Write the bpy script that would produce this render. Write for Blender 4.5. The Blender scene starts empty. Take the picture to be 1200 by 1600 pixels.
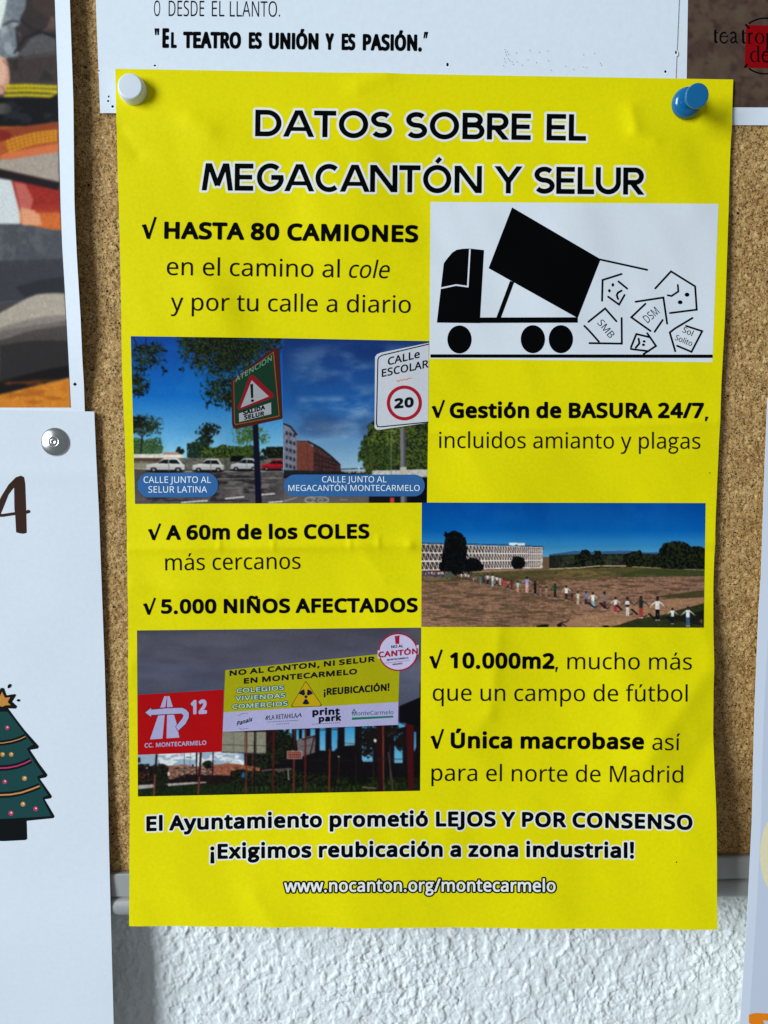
import bpy, math, random
import numpy as np
from mathutils import Vector, Matrix

# ------------------------------------------------------------------ scene, camera, light
SC = bpy.context.scene
COL = SC.collection
rad = math.radians
F_PX = 1202.0                                   # focal length measured in photo pixels (photo 1200 x 1600)
CAM = np.array([-0.02168, -0.27386, 0.02445])
YAW, PITCH, ROLL = rad(1.55915), rad(-5.1925), rad(-0.76576)
def cam_axes():
    f = np.array([math.sin(YAW)*math.cos(PITCH), math.cos(YAW)*math.cos(PITCH), math.sin(PITCH)])
    r0 = np.array([math.cos(YAW), -math.sin(YAW), 0.0]); u0 = np.cross(r0, f)
    r = math.cos(ROLL)*r0 + math.sin(ROLL)*u0
    u = -math.sin(ROLL)*r0 + math.cos(ROLL)*u0
    return r, u, f
CR, CU, CF = cam_axes()
cd = bpy.data.cameras.new('camera'); cam = bpy.data.objects.new('camera', cd); COL.objects.link(cam)
cam.matrix_world = Matrix(((CR[0], CU[0], -CF[0], CAM[0]), (CR[1], CU[1], -CF[1], CAM[1]), (CR[2], CU[2], -CF[2], CAM[2]), (0, 0, 0, 1)))
cd.sensor_fit = 'VERTICAL'; cd.sensor_height = 24; cd.lens = 24*F_PX/1600
cd.clip_start = 0.01; cd.clip_end = 100
cd.dof.use_dof = False
SC.camera = cam

w = bpy.data.worlds.new('World'); SC.world = w; w.use_nodes = True
bg = w.node_tree.nodes['Background']
bg.inputs[0].default_value = (0.78, 0.88, 1.0, 1); bg.inputs[1].default_value = 0.21   # dim room
ld = bpy.data.lights.new('window_light', 'AREA'); ld.shape = 'RECTANGLE'; ld.size = 1.15; ld.size_y = 1.9
ld.energy = 150; ld.color = (0.79, 0.91, 1.0)
lo = bpy.data.objects.new('window_light', ld); COL.objects.link(lo)
lo.location = (-2.62, -1.86, 0.72)
lo.rotation_euler = (Vector((0, 0, 0)) - lo.location).to_track_quat('-Z', 'Y').to_euler()
SC.view_settings.view_transform = 'Standard'; SC.view_settings.look = 'None'
SC.view_settings.exposure = 0; SC.view_settings.gamma = 1

# ------------------------------------------------------------------ small tools
random.seed(5)
def lattice(W, H, seed): return np.random.RandomState(seed).rand(H, W)
def vnoise(x, y, scale, seed, n=257):
    """smooth value noise, any arrays x, y; scale = cells per unit; result 0..1"""
    L = lattice(n, n, seed)
    fx = x*scale; fy = y*scale
    ix = np.floor(fx).astype(int); iy = np.floor(fy).astype(int)
    tx = fx-ix; ty = fy-iy
    tx = tx*tx*tx*(tx*(tx*6-15)+10); ty = ty*ty*ty*(ty*(ty*6-15)+10)
    a = L[iy % n, ix % n]; b = L[iy % n, (ix+1) % n]; c = L[(iy+1) % n, ix % n]; d = L[(iy+1) % n, (ix+1) % n]
    return (a*(1-tx)+b*tx)*(1-ty)+(c*(1-tx)+d*tx)*ty
def fbm(x, y, scale, seed, octs=4, gain=0.5):
    s = 0; a = 1; t = 0
    for k in range(octs):
        s = s+a*vnoise(x+17.3*k, y-9.1*k, scale*2**k, seed+k); t += a; a *= gain
    return s/t
def sstep(a, b, x):
    t = np.clip((x-a)/(b-a), 0, 1); return t*t*(3-2*t)

def mesh_np(name, verts, faces, mat=None, parent=None, smooth=True, normals=None, cols=None, midx=None):
    """verts (n,3); faces = list of int arrays (k,m)"""
    me = bpy.data.meshes.new(name)
    faces = [f for f in faces if len(f)]
    nl = sum(f.size for f in faces); nf = sum(len(f) for f in faces)
    me.vertices.add(len(verts)); me.vertices.foreach_set('co', np.asarray(verts, np.float32).ravel())
    me.loops.add(nl); me.loops.foreach_set('vertex_index', np.concatenate([f.ravel() for f in faces]).astype(np.int32))
    me.polygons.add(nf)
    sizes = np.concatenate([np.full(len(f), f.shape[1]) for f in faces])
    starts = np.concatenate([[0], np.cumsum(sizes)[:-1]])
    me.polygons.foreach_set('loop_start', starts.astype(np.int32))
    me.update(calc_edges=True)
    me.polygons.foreach_set('use_smooth', np.full(nf, smooth))
    if midx is not None: me.polygons.foreach_set('material_index', midx.astype(np.int32))
    if cols is not None:
        at = me.color_attributes.new('print_colour', 'FLOAT_COLOR', 'POINT')
        at.data.foreach_set('color', np.concatenate([cols, np.ones((len(cols), 1))], 1).astype(np.float32).ravel())
    if mat is not None:
        for m in (mat if isinstance(mat, (list, tuple)) else [mat]): me.materials.append(m)
    if normals is not None: me.normals_split_custom_set_from_vertices(normals.tolist())
    ob = bpy.data.objects.new(name, me); COL.objects.link(ob)
    if parent is not None: ob.parent = parent; ob.matrix_parent_inverse = parent.matrix_world.inverted()
    return ob
def thing(name, label, cat, loc, group=None):
    o = bpy.data.objects.new(name, None); COL.objects.link(o); o.empty_display_size = 0.01
    o.location = loc; o['label'] = label; o['category'] = cat
    if group: o['group'] = group
    bpy.context.view_layer.update()
    return o
def grid_faces(nr, nc, flip=False):
    i = np.arange(nr-1)[:, None]*nc+np.arange(nc-1)[None, :]
    f = np.stack([i, i+nc, i+nc+1, i+1], -1).reshape(-1, 4)
    return f[:, ::-1] if flip else f
def ray(px, py):
    px = np.asarray(px, float)[..., None]; py = np.asarray(py, float)[..., None]
    return F_PX*CF+(px-600)*CR-(py-800)*CU
def on_surface(px, py, depth):
    """the point of a near-vertical sheet (y = -depth(x,z)) that the photograph shows at px,py"""
    d = ray(px, py); y = np.full(d.shape[:-1], -0.002)
    for _ in range(10):
        t = (y-CAM[1])/d[..., 1]
        x = CAM[0]+t*d[..., 0]; z = CAM[2]+t*d[..., 2]
        y = 0.5*y-0.5*depth(x, z) if _ < 3 else -depth(x, z)
    return np.stack([x, y, z], -1)
def surf_normals(P, depth):
    e = 2e-4; x, z = P[..., 0], P[..., 2]
    gx = (depth(x+e, z)-depth(x-e, z))/(2*e); gz = (depth(x, z+e)-depth(x, z-e))/(2*e)
    n = np.stack([-gx, -np.ones_like(gx), -gz], -1)
    return n/np.linalg.norm(n, axis=-1, keepdims=True)

# ------------------------------------------------------------------ materials
def lin(c):
    c = np.asarray(c, float)/255; return np.where(c <= .04045, c/12.92, ((c+.055)/1.055)**2.4)
ILL = np.array([0.69, 0.80, 0.95])              # light falling on the board: what a perfect white shows
def ink(c): return np.clip(lin(c)/ILL, 0, .92)
def new_mat(name):
    m = bpy.data.materials.new(name); m.use_nodes = True
    return m, m.node_tree, m.node_tree.nodes['Principled BSDF']
def nd(nt, t, **kw):
    n = nt.nodes.new(t)
    for k, v in kw.items(): setattr(n, k, v)
    return n
def paper_mat(name, col, rough=.6, grain=.05, bump=.25, attr=False, spec=.14, fibre=900):
    """printed or plain paper: colour, faint fibre mottling, fine tooth"""
    m, nt, b = new_mat(name)
    tc = nd(nt, 'ShaderNodeTexCoord')
    n1 = nd(nt, 'ShaderNodeTexNoise'); n1.inputs['Scale'].default_value = fibre; n1.inputs['Detail'].default_value = 3
    n2 = nd(nt, 'ShaderNodeTexNoise'); n2.inputs['Scale'].default_value = 2600; n2.inputs['Detail'].default_value = 2
    nt.links.new(tc.outputs['Object'], n1.inputs['Vector']); nt.links.new(tc.outputs['Object'], n2.inputs['Vector'])
    mp = nd(nt, 'ShaderNodeMapRange'); mp.inputs['From Min'].default_value = .25; mp.inputs['From Max'].default_value = .75
    mp.inputs['To Min'].default_value = 1-grain; mp.inputs['To Max'].default_value = 1+grain
    nt.links.new(n1.outputs['Fac'], mp.inputs['Value'])
    mx = nd(nt, 'ShaderNodeVectorMath', operation='SCALE')
    if attr:
        a = nd(nt, 'ShaderNodeAttribute'); a.attribute_name = 'print_colour'
        nt.links.new(a.outputs['Color'], mx.inputs[0])
    else:
        mx.inputs[0].default_value = tuple(col)
    nt.links.new(mp.outputs['Result'], mx.inputs['Scale'])
    nt.links.new(mx.outputs['Vector'], b.inputs['Base Color'])
    bp = nd(nt, 'ShaderNodeBump'); bp.inputs['Strength'].default_value = bump; bp.inputs['Distance'].default_value = .00006
    nt.links.new(n2.outputs['Fac'], bp.inputs['Height']); nt.links.new(bp.outputs['Normal'], b.inputs['Normal'])
    b.inputs['Roughness'].default_value = rough; b.inputs['Specular IOR Level'].default_value = spec
    return m
def plain_mat(name, col, rough=.5, metal=0., spec=.5, coat=0.):
    m, nt, b = new_mat(name)
    tc = nd(nt, 'ShaderNodeTexCoord'); n = nd(nt, 'ShaderNodeTexNoise'); n.inputs['Scale'].default_value = 500
    nt.links.new(tc.outputs['Object'], n.inputs['Vector'])
    mp = nd(nt, 'ShaderNodeMapRange'); mp.inputs['To Min'].default_value = rough*.85; mp.inputs['To Max'].default_value = rough*1.15
    nt.links.new(n.outputs['Fac'], mp.inputs['Value']); nt.links.new(mp.outputs['Result'], b.inputs['Roughness'])
    b.inputs['Base Color'].default_value = (*col, 1); b.inputs['Metallic'].default_value = metal
    b.inputs['Specular IOR Level'].default_value = spec; b.inputs['Coat Weight'].default_value = coat
    return m
M = {}
M['yellow'] = paper_mat('yellow_printed_paper', (.86, .725, .0015), .55, .05, .25, spec=.06)
M['core'] = paper_mat('white_paper_edge', (.86, .87, .80), .7, .03)
M['white'] = paper_mat('white_paper', (.80, .82, .86), .65, .022, .3, fibre=600)
M['cool'] = paper_mat('bluish_white_paper', (.76, .785, .825), .65, .022, .3, fibre=600)
M['notice'] = paper_mat('white_printer_paper', (.80, .83, .87), .62, .025, .3, fibre=500)
M['gloss'] = paper_mat('white_glossy_paper', (.72, .75, .82), .3, .01, .1)
M['halo'] = paper_mat('pale_outline_ink', (.88, .85, .76), .55, .04)
M['panel'] = paper_mat('white_print', (.77, .78, .80), .5, .02)
M['black'] = paper_mat('black_ink', (.0014, .0016, .002), .55, .1, .25, spec=.03)
M['softblack'] = paper_mat('thin_black_ink', (.004, .0035, .002), .55, .1, .25, spec=.04)
M['photo'] = paper_mat('photo_print', None, .5, .05, .25, attr=True, spec=.04, fibre=1500)
def inkm(key, c, **k): M[key] = paper_mat(key+'_ink', ink(c), .5, .05, .2, spec=.08, **k)
for k_, c_ in dict(pill_blue=(44, 92, 152), pill_text=(205, 222, 238), sign_white=(178, 188, 205), sign_red=(150, 22, 40), sign_ink=(12, 14, 22),
                   board_red=(152, 6, 10), board_lilac=(150, 152, 196), board_yellow=(146, 148, 8), badge_red=(142, 20, 44), badge_lilac=(172, 172, 212),
                   board_green=(22, 100, 78), board_teal=(38, 84, 100), pale_teal=(140, 182, 176), warn_green=(16, 48, 34), warn_text=(84, 128, 112), plate_grey=(140, 148, 160),
                   warn_red=(118, 18, 30), warn_rim=(58, 26, 22), orange=(205, 120, 48), warn_line=(126, 70, 34), brown=(48, 30, 24), navy=(16, 16, 40), road_amber=(165, 142, 10),
                   fir=(22, 62, 66), tree_black=(10, 14, 18), garland=(176, 130, 84), berry=(168, 50, 104), gold=(176, 124, 60), cream=(205, 204, 176),
                   logo_red=(120, 4, 10), letter_orange=(214, 122, 24)).items(): inkm(k_, c_)

# ------------------------------------------------------------------ letter outlines (units of 1/714 of a capital)
GLYPHS = {
'A': (639, [[0,0,279,717,360,717,638,0,545,0,459,221,176,221,91,0], [206,301,432,301,352,517,342,546,329,590,318,624,308,583,297,546,287,517]]),
'B': (650, [[97,0,97,714,301,714,419,704,504,675,533,651,555,620,568,582,572,537,568,497,557,463,537,433,511,409,477,390,436,379,436,374,479,364,518,348,550,325,575,294,591,254,596,203,589,143,566,93,530,52,481,24,420,6,348,0], [187,76,331,76,412,85,463,113,491,156,500,210,496,246,484,276,462,301,429,320,383,331,324,335,187,335], [187,410,319,410,397,417,445,440,471,476,479,527,469,578,438,611,384,631,305,637,187,637]]),
'C': (632, [[389,-10,289,1,207,35,143,89,98,163,70,253,61,358,71,460,101,549,149,622,217,678,302,712,404,724,510,713,601,682,565,606,492,633,449,642,403,645,332,636,272,611,222,569,186,512,163,441,156,357,163,275,184,204,218,146,266,104,327,78,402,69,491,77,573,97,573,19,491,-3]]),
'D': (730, [[97,0,97,714,317,714,418,704,504,674,574,625,626,557,658,470,669,364,658,254,625,163,570,92,497,41,405,10,296,0], [187,77,284,77,352,81,411,95,461,117,502,148,533,189,556,237,569,295,574,361,570,428,556,485,534,532,504,571,465,600,418,620,365,633,304,637,187,637]]),
'E': (556, [[97,0,97,714,496,714,496,635,187,635,187,412,478,412,478,334,187,334,187,79,496,79,496,0]]),
'F': (519, [[97,0,97,714,496,714,496,635,187,635,187,382,477,382,477,303,187,303,187,0]]),
'G': (728, [[403,-10,301,1,216,35,149,89,101,162,71,252,61,357,72,462,105,551,159,624,232,679,323,713,431,724,544,713,644,682,610,604,525,633,476,642,426,645,347,636,280,610,226,568,187,511,163,440,155,357,162,277,182,207,218,148,269,105,337,77,424,68,504,73,564,85,564,297,407,297,407,377,654,377,654,27,537,-1]]),
'H': (741, [[97,0,97,714,187,714,187,412,553,412,553,714,643,714,643,0,553,0,553,333,187,333,187,0]]),
'I': (339, [[40,0,40,52,124,71,124,642,40,662,40,714,298,714,298,662,214,642,214,71,298,52,298,0]]),
'J': (273, [[-4,-190,-46,-187,-78,-177,-78,-101,-44,-108,-6,-111,42,-101,62,-87,78,-66,89,-36,92,4,92,714,182,714,182,11,176,-52,159,-103,131,-141,94,-169,48,-185]]),
'K': (619, [[97,0,97,714,187,714,187,362,248,430,310,498,503,714,608,714,325,403,619,0,513,0,260,341,187,277,187,0]]),
'L': (524, [[97,0,97,714,187,714,187,80,499,80,499,0]]),
'M': (907, [[97,0,97,714,230,714,450,129,454,129,678,714,810,714,810,0,721,0,721,439,722,509,725,574,728,625,724,625,486,0,412,0,177,626,173,626,177,575,179,508,180,433,180,0]]),
'N': (760, [[97,0,97,714,201,714,582,123,586,123,583,171,581,241,579,311,579,714,663,714,663,0,558,0,176,593,172,593,176,539,178,472,180,399,180,0]]),
'O': (781, [[391,-10,289,2,207,36,142,91,97,165,70,255,61,359,70,462,97,551,142,624,207,679,290,714,392,725,490,714,572,680,636,625,683,551,711,462,720,358,711,254,683,165,636,91,572,36,490,1], [391,68,465,77,524,103,568,146,600,203,619,274,625,358,611,478,569,570,537,603,497,627,448,641,392,646,318,637,259,611,213,569,181,513,162,442,156,358,162,274,181,203,213,146,259,103,318,77]]),
'P': (605, [[97,0,97,714,286,714,407,700,490,659,518,629,538,593,550,551,554,504,550,461,540,420,520,381,492,347,453,318,404,297,343,283,269,278,187,278,187,0], [187,355,259,355,321,359,372,370,411,388,439,416,455,453,461,500,450,560,417,603,360,629,278,637,187,637]]),
'Q': (781, [[554,-170,416,-9,404,-9,391,-10,289,2,207,36,142,91,97,165,70,255,61,359,70,462,97,551,142,624,207,679,290,714,392,725,490,714,572,680,636,625,683,551,711,462,720,358,714,275,697,200,667,134,627,80,575,38,512,8,683,-170], [391,68,465,77,524,103,568,146,600,203,619,274,625,358,611,478,569,570,537,603,497,627,448,641,392,646,318,637,259,611,213,569,181,513,162,442,156,358,162,274,181,203,213,146,259,103,318,77]]),
'R': (622, [[97,0,97,714,294,714,375,708,441,692,491,663,526,624,547,573,554,511,549,459,533,416,509,382,480,356,411,320,607,0,502,0,329,295,187,295,187,0], [187,371,294,371,369,380,421,406,451,448,461,507,456,549,443,582,419,606,386,623,343,633,289,636,187,636]]),
'S': (549, [[247,-10,171,-6,104,6,51,24,51,110,141,81,195,71,251,68,300,72,340,82,371,99,394,122,407,150,412,183,408,215,397,242,377,265,346,287,244,330,188,353,142,380,106,411,81,448,65,491,60,542,67,595,89,640,124,675,170,702,225,719,288,724,396,713,485,684,457,607,377,634,286,645,245,642,211,632,185,616,166,596,155,570,151,541,155,508,166,481,186,458,215,438,307,397,414,348,452,318,480,284,496,242,502,191,494,132,471,83,433,43,383,14,320,-4]]),
'T': (556, [[233,0,233,635,10,635,10,714,545,714,545,635,323,635,323,0]]),
'U': (731, [[362,-10,299,-5,245,8,198,31,160,63,129,102,107,147,94,197,90,254,90,714,180,714,180,251,192,174,227,116,285,80,367,68,451,81,508,120,540,178,551,252,551,714,640,714,640,252,633,182,610,119,572,65,519,25,449,-1]]),
'V': (600, [[255,0,0,714,94,714,255,256,274,200,289,148,300,100,312,149,327,201,345,258,505,714,600,714,345,0]]),
'W': (930, [[201,0,12,714,106,714,217,278,228,233,238,189,245,147,251,108,258,149,266,193,277,238,289,283,415,714,508,714,639,280,652,234,663,188,672,146,678,108,686,161,698,218,713,279,823,714,917,714,727,0,636,0,497,468,485,511,474,553,466,588,461,609,458,588,450,553,440,511,427,465,292,0]]),
'X': (586, [[4,0,241,372,19,714,119,714,294,434,470,714,565,714,344,374,582,0,480,0,291,310,99,0]]),
'Y': (566, [[238,0,238,273,0,714,98,714,283,363,469,714,566,714,328,277,328,0]]),
'Z': (572, [[38,0,38,68,414,634,50,634,50,714,523,714,523,646,147,80,533,80,533,0]]),
'a': (561, [[215,-10,148,0,94,29,58,78,46,149,62,220,109,273,189,306,303,320,394,323,394,355,387,412,365,448,330,468,283,474,242,471,203,462,132,433,105,499,188,532,237,542,288,545,373,534,433,502,468,446,480,365,480,0,416,0,399,76,395,76,348,28,321,11,292,-1], [235,61,297,70,348,99,382,146,393,214,393,262,314,259,229,249,176,227,147,193,137,148,144,109,165,82,196,66]]),
'b': (615, [[339,-10,282,-4,236,13,200,38,173,68,166,68,148,0,85,0,85,760,173,760,173,575,172,512,168,465,173,465,200,496,236,522,282,539,339,545,387,541,429,528,467,506,500,476,526,436,545,389,556,333,560,268,553,183,533,114,499,60,455,21,401,-2], [326,63,389,76,434,116,460,181,469,269,460,358,433,421,387,459,324,472,252,460,206,423,181,361,173,271,173,267,181,180,206,116,252,76]]),
'c': (480, [[300,-10,233,-3,174,19,124,56,87,109,63,179,55,265,63,355,88,426,127,480,178,517,238,539,306,546,385,537,447,517,420,444,364,461,304,469,255,463,215,446,185,417,163,378,150,328,146,266,150,207,163,157,184,118,214,89,252,72,299,66,377,75,438,97,438,19,379,-2]]),
'd': (615, [[275,-10,228,-6,185,7,148,29,115,60,89,99,70,146,59,202,55,267,59,332,70,388,89,436,116,476,148,506,186,528,228,542,276,546,332,540,378,523,413,498,442,467,448,467,445,506,442,546,442,760,530,760,530,0,459,0,446,72,442,72,414,41,378,14,332,-4], [289,63,361,75,409,110,434,168,443,250,443,266,435,354,410,420,363,460,288,473,226,459,182,417,155,350,146,265,155,180,182,116,226,76]]),
'e': (564, [[313,-10,241,-2,178,21,127,60,87,114,63,182,55,264,62,346,85,415,120,471,167,512,225,538,292,546,356,538,411,516,454,480,487,432,506,372,513,304,513,251,146,251,159,171,193,113,246,77,317,65,408,75,489,102,489,25,408,-2], [148,321,421,321,413,383,390,432,349,463,291,474,235,464,192,434,162,385]]),
'f': (344, [[109,0,109,468,15,468,15,509,109,539,109,570,120,659,155,720,210,754,283,765,342,760,387,747,364,678,327,688,284,693,246,686,219,664,202,626,197,571,197,536,332,536,332,468,197,468,197,0]]),
'g': (615, [[290,-240,184,-232,97,-206,97,-125,138,-143,186,-156,295,-167,357,-157,404,-127,433,-79,443,-16,443,5,444,40,446,71,442,71,411,35,373,10,328,-5,276,-10,227,-5,183,8,146,31,114,63,70,150,55,267,70,382,114,471,146,504,183,527,226,541,275,546,325,541,371,526,410,501,443,465,448,465,460,536,530,536,530,-9,524,-79,504,-137,471,-182,425,-214,365,-234], [289,62,359,73,386,86,407,106,424,131,435,163,444,246,444,267,440,333,428,385,406,424,376,451,336,467,287,472,228,459,183,419,155,354,146,266,155,179,182,115,227,75]]),
'h': (618, [[85,0,85,760,173,760,173,537,172,498,168,462,174,462,193,488,217,508,275,536,341,545,401,540,450,525,488,498,515,461,532,412,537,349,537,0,450,0,450,343,443,400,421,440,384,464,330,472,254,459,207,422,181,360,173,277,173,0]]),
'i': (258, [[85,0,85,536,173,536,173,0], [130,625,110,628,93,639,82,657,78,681,82,706,93,724,110,734,130,737,149,734,166,724,177,706,181,681,177,657,166,639,149,629]]),
'j': (258, [[22,-240,-22,-237,-55,-228,-55,-157,-24,-164,11,-167,40,-163,64,-150,80,-124,85,-83,85,536,173,536,173,-80,169,-127,157,-166,137,-198,108,-221,70,-235], [130,625,110,628,93,639,82,657,78,681,82,706,93,724,110,734,130,737,149,734,166,724,177,706,181,681,177,657,166,639,149,629]]),
'k': (534, [[85,0,85,760,172,760,172,363,171,321,168,276,172,276,190,299,215,330,236,355,407,536,510,536,293,307,525,0,419,0,233,250,172,197,172,0]]),
'l': (258, [[85,0,85,760,173,760,173,0]]),
'm': (935, [[85,0,85,536,156,536,169,463,174,463,216,510,270,537,332,546,389,541,436,524,471,496,496,456,501,456,533,496,574,524,622,541,673,546,753,534,809,500,843,439,854,349,854,0,767,0,767,345,760,400,741,440,707,464,658,472,591,461,547,427,521,372,513,296,513,0,426,0,426,345,419,400,399,440,365,464,316,472,268,466,231,450,204,422,187,384,176,336,173,278,173,0]]),
'n': (618, [[85,0,85,536,156,536,169,463,174,463,194,489,219,510,277,537,343,546,427,534,488,500,525,439,537,349,537,0,450,0,450,343,443,400,421,440,384,464,330,472,255,460,207,422,182,361,173,278,173,0]]),
'o': (605, [[301,-10,234,-2,175,23,125,63,87,118,63,187,55,269,59,332,72,387,93,434,122,474,159,506,201,528,249,541,304,546,373,538,433,514,482,474,520,420,543,351,551,269,543,187,521,118,484,62,434,23,373,-2], [303,63,352,69,392,88,422,118,444,160,456,210,460,269,456,328,443,378,422,418,391,448,352,466,302,472,231,459,183,418,155,354,146,269,150,210,163,160,184,118,214,88,254,69]]),
'p': (615, [[85,-240,85,536,157,536,169,463,173,463,212,505,266,535,300,543,340,546,387,542,429,529,467,507,500,477,526,438,545,391,556,334,560,269,553,185,533,116,500,61,456,22,402,-2,339,-10,282,-4,237,14,200,39,173,68,167,68,171,25,173,-20,173,-240], [326,63,371,70,406,90,434,122,454,163,465,213,469,270,460,353,434,417,388,458,324,472,254,461,209,426,183,368,173,286,173,269,181,181,206,117,252,76]]),
'q': (615, [[442,-240,442,-11,443,31,447,72,441,72,414,41,378,14,331,-4,273,-10,227,-6,185,7,148,29,116,60,89,99,70,146,59,202,55,267,62,352,83,421,117,475,161,514,215,538,276,546,333,540,379,522,415,495,443,463,447,463,460,536,530,536,530,-240], [290,63,361,74,408,109,434,166,443,248,443,266,435,356,409,421,362,460,288,473,225,459,181,417,155,350,146,265,155,180,182,117,226,76]]),
'r': (413, [[85,0,85,536,157,536,167,438,171,438,201,479,238,514,283,538,335,546,368,544,398,540,387,459,359,464,329,466,289,460,252,444,220,417,195,381,178,337,173,286,173,0]]),
's': (479, [[220,-10,124,-1,52,24,52,104,129,75,175,64,222,61,280,66,319,83,341,108,349,140,338,176,299,208,217,244,128,284,95,306,71,332,56,364,51,404,65,464,107,509,171,537,252,546,344,537,423,510,393,440,322,464,246,474,198,470,163,457,142,436,135,409,138,389,148,372,192,342,273,307,360,268,392,246,415,220,429,187,434,148,428,100,408,61,377,30,334,8,282,-5]]),
't': (361, [[249,-10,209,-6,172,5,139,24,114,55,98,98,92,156,92,468,16,468,16,510,93,545,128,659,180,659,180,536,335,536,335,468,180,468,180,158,186,115,204,85,230,68,264,62,305,66,339,73,339,6,299,-6]]),
'u': (618, [[274,-10,215,-5,167,11,128,37,101,74,85,123,79,185,79,536,168,536,168,191,175,135,197,95,234,71,287,63,362,76,411,113,436,174,445,257,445,536,533,536,533,0,461,0,448,71,444,71,425,46,400,25,341,-2]]),
'v': (508, [[203,0,0,536,94,536,208,220,225,171,241,120,251,78,255,78,267,120,284,172,300,220,414,536,508,536,304,0]]),
'w': (786, [[158,1,11,537,102,537,176,251,191,193,204,137,211,91,215,91,222,121,231,159,241,199,251,235,346,537,442,537,534,235,549,186,562,136,570,92,574,92,581,135,595,191,610,251,685,537,775,537,626,1,523,1,431,303,416,358,403,407,394,445,390,445,383,407,370,357,354,302,258,1]]),
'x': (529, [[18,0,212,274,27,536,127,536,265,334,402,536,501,536,316,274,511,0,411,0,265,214,117,0]]),
'y': (510, [[84,-240,42,-238,11,-232,11,-162,38,-166,70,-168,112,-162,144,-142,169,-112,189,-73,217,-2,1,536,95,536,211,231,238,155,256,85,260,85,278,151,306,232,415,536,510,536,279,-74,235,-162,206,-195,173,-220,132,-235]]),
'z': (470, [[39,0,39,58,327,468,56,468,56,536,424,536,424,470,140,68,431,68,431,0]]),
'0': (572, [[285,-10,228,-4,180,14,139,45,107,87,63,204,49,358,55,466,73,556,103,628,148,682,208,714,285,725,358,714,418,682,464,628,497,556,516,466,523,358,517,251,499,161,468,88,423,34,362,1], [285,65,322,70,354,83,379,106,400,138,425,229,434,358,430,448,419,521,400,577,372,618,334,642,285,650,236,642,199,618,170,577,152,521,141,448,137,358,145,229,171,138,190,106,216,83,247,70]]),
'1': (572, [[269,0,269,499,270,548,271,586,273,622,244,595,211,567,135,505,89,564,282,714,355,714,355,0]]),
'2': (572, [[48,0,48,73,235,262,326,358,359,400,382,441,396,483,401,529,392,581,366,619,326,641,275,649,226,645,184,631,103,581,56,640,118,683,191,713,275,724,337,718,390,701,433,673,465,636,484,589,491,534,485,480,468,430,441,381,404,333,308,231,159,84,159,80,520,80,520,0]]),
'3': (572, [[241,-10,137,-2,90,10,45,29,45,111,142,77,242,64,325,73,381,102,412,146,423,205,417,246,400,277,371,301,331,318,282,328,223,331,154,331,154,406,224,406,278,410,323,423,357,443,383,471,398,503,403,541,394,587,368,622,327,643,273,650,204,643,147,622,93,590,49,650,92,678,144,702,204,719,272,724,370,712,439,674,479,617,493,547,489,502,475,464,453,432,424,407,387,388,345,376,345,372,420,353,473,318,505,267,515,203,508,144,486,93,449,49,397,17,327,-3]]),
'4': (572, [[363,0,363,162,21,162,21,237,357,718,448,718,448,241,552,241,552,162,448,162,448,0], [107,241,363,241,363,466,364,528,366,579,368,624,364,624,344,583,321,546]]),
'5': (572, [[248,-10,144,0,100,12,63,29,63,112,103,92,151,78,249,65,320,74,377,103,413,150,425,219,414,281,382,327,327,355,246,364,182,359,124,349,80,377,107,714,465,714,465,634,182,634,165,427,211,434,275,438,343,432,402,413,450,383,486,342,508,290,515,228,507,159,483,101,444,53,391,19,326,-3]]),
'6': (572, [[298,-10,249,-5,203,9,162,33,126,67,96,111,74,166,60,230,55,305,64,427,75,485,93,541,118,591,151,636,193,673,245,701,307,718,382,724,429,722,470,715,470,640,430,649,384,652,321,646,269,629,228,602,197,566,174,523,158,474,143,363,149,363,187,406,243,436,278,444,318,447,402,433,468,391,511,322,525,230,518,161,497,102,463,54,419,19,363,-3], [297,64,354,74,399,105,428,156,438,230,429,291,404,338,360,368,300,378,256,373,218,359,187,336,163,309,149,278,144,247,154,182,182,123,204,99,231,80,261,68]]),
'7': (572, [[136,0,429,634,44,634,44,714,523,714,523,646,233,0]]),
'8': (572, [[288,-10,217,-4,158,13,110,41,77,79,56,126,49,182,54,228,70,267,93,301,124,329,197,373,133,419,108,446,89,477,76,513,72,554,79,605,100,647,133,680,176,704,227,719,285,724,371,713,439,680,484,626,499,553,494,513,481,478,459,448,431,422,363,378,443,330,475,302,501,269,517,231,522,185,515,129,493,82,458,43,412,14,354,-4], [286,60,350,69,398,95,426,134,436,184,431,217,418,246,395,271,366,293,286,331,270,337,196,296,170,273,151,246,139,216,135,181,144,133,172,95,219,69], [289,412,337,436,377,465,403,502,412,550,403,594,377,627,336,646,284,653,234,646,194,627,167,594,158,550,162,516,176,488,196,465,223,446]]),
'9': (572, [[192,-10,146,-8,102,0,102,75,144,66,190,62,254,68,306,85,346,112,378,148,401,190,417,240,431,350,425,350,387,308,332,278,296,270,255,267,172,281,107,323,64,392,50,483,57,553,79,612,113,660,158,695,214,717,278,724,327,719,373,705,414,680,450,646,479,602,502,548,515,484,520,409,517,333,507,258,488,187,458,123,415,68,358,26,284,-1], [274,336,319,341,357,356,388,378,412,405,426,436,431,467,422,532,393,591,372,615,345,634,314,646,278,650,222,640,177,609,147,557,137,484,145,422,171,376,213,346]])}
GL = {}
for ch_, (adv_, cs_) in GLYPHS.items(): GL[ch_] = (adv_, [[np.array(c, float).reshape(-1, 2) for c in cs_]])
def rect(x0, y0, x1, y1): return [np.array([(x0, y0), (x1, y0), (x1, y1), (x0, y1)], float)]
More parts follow.
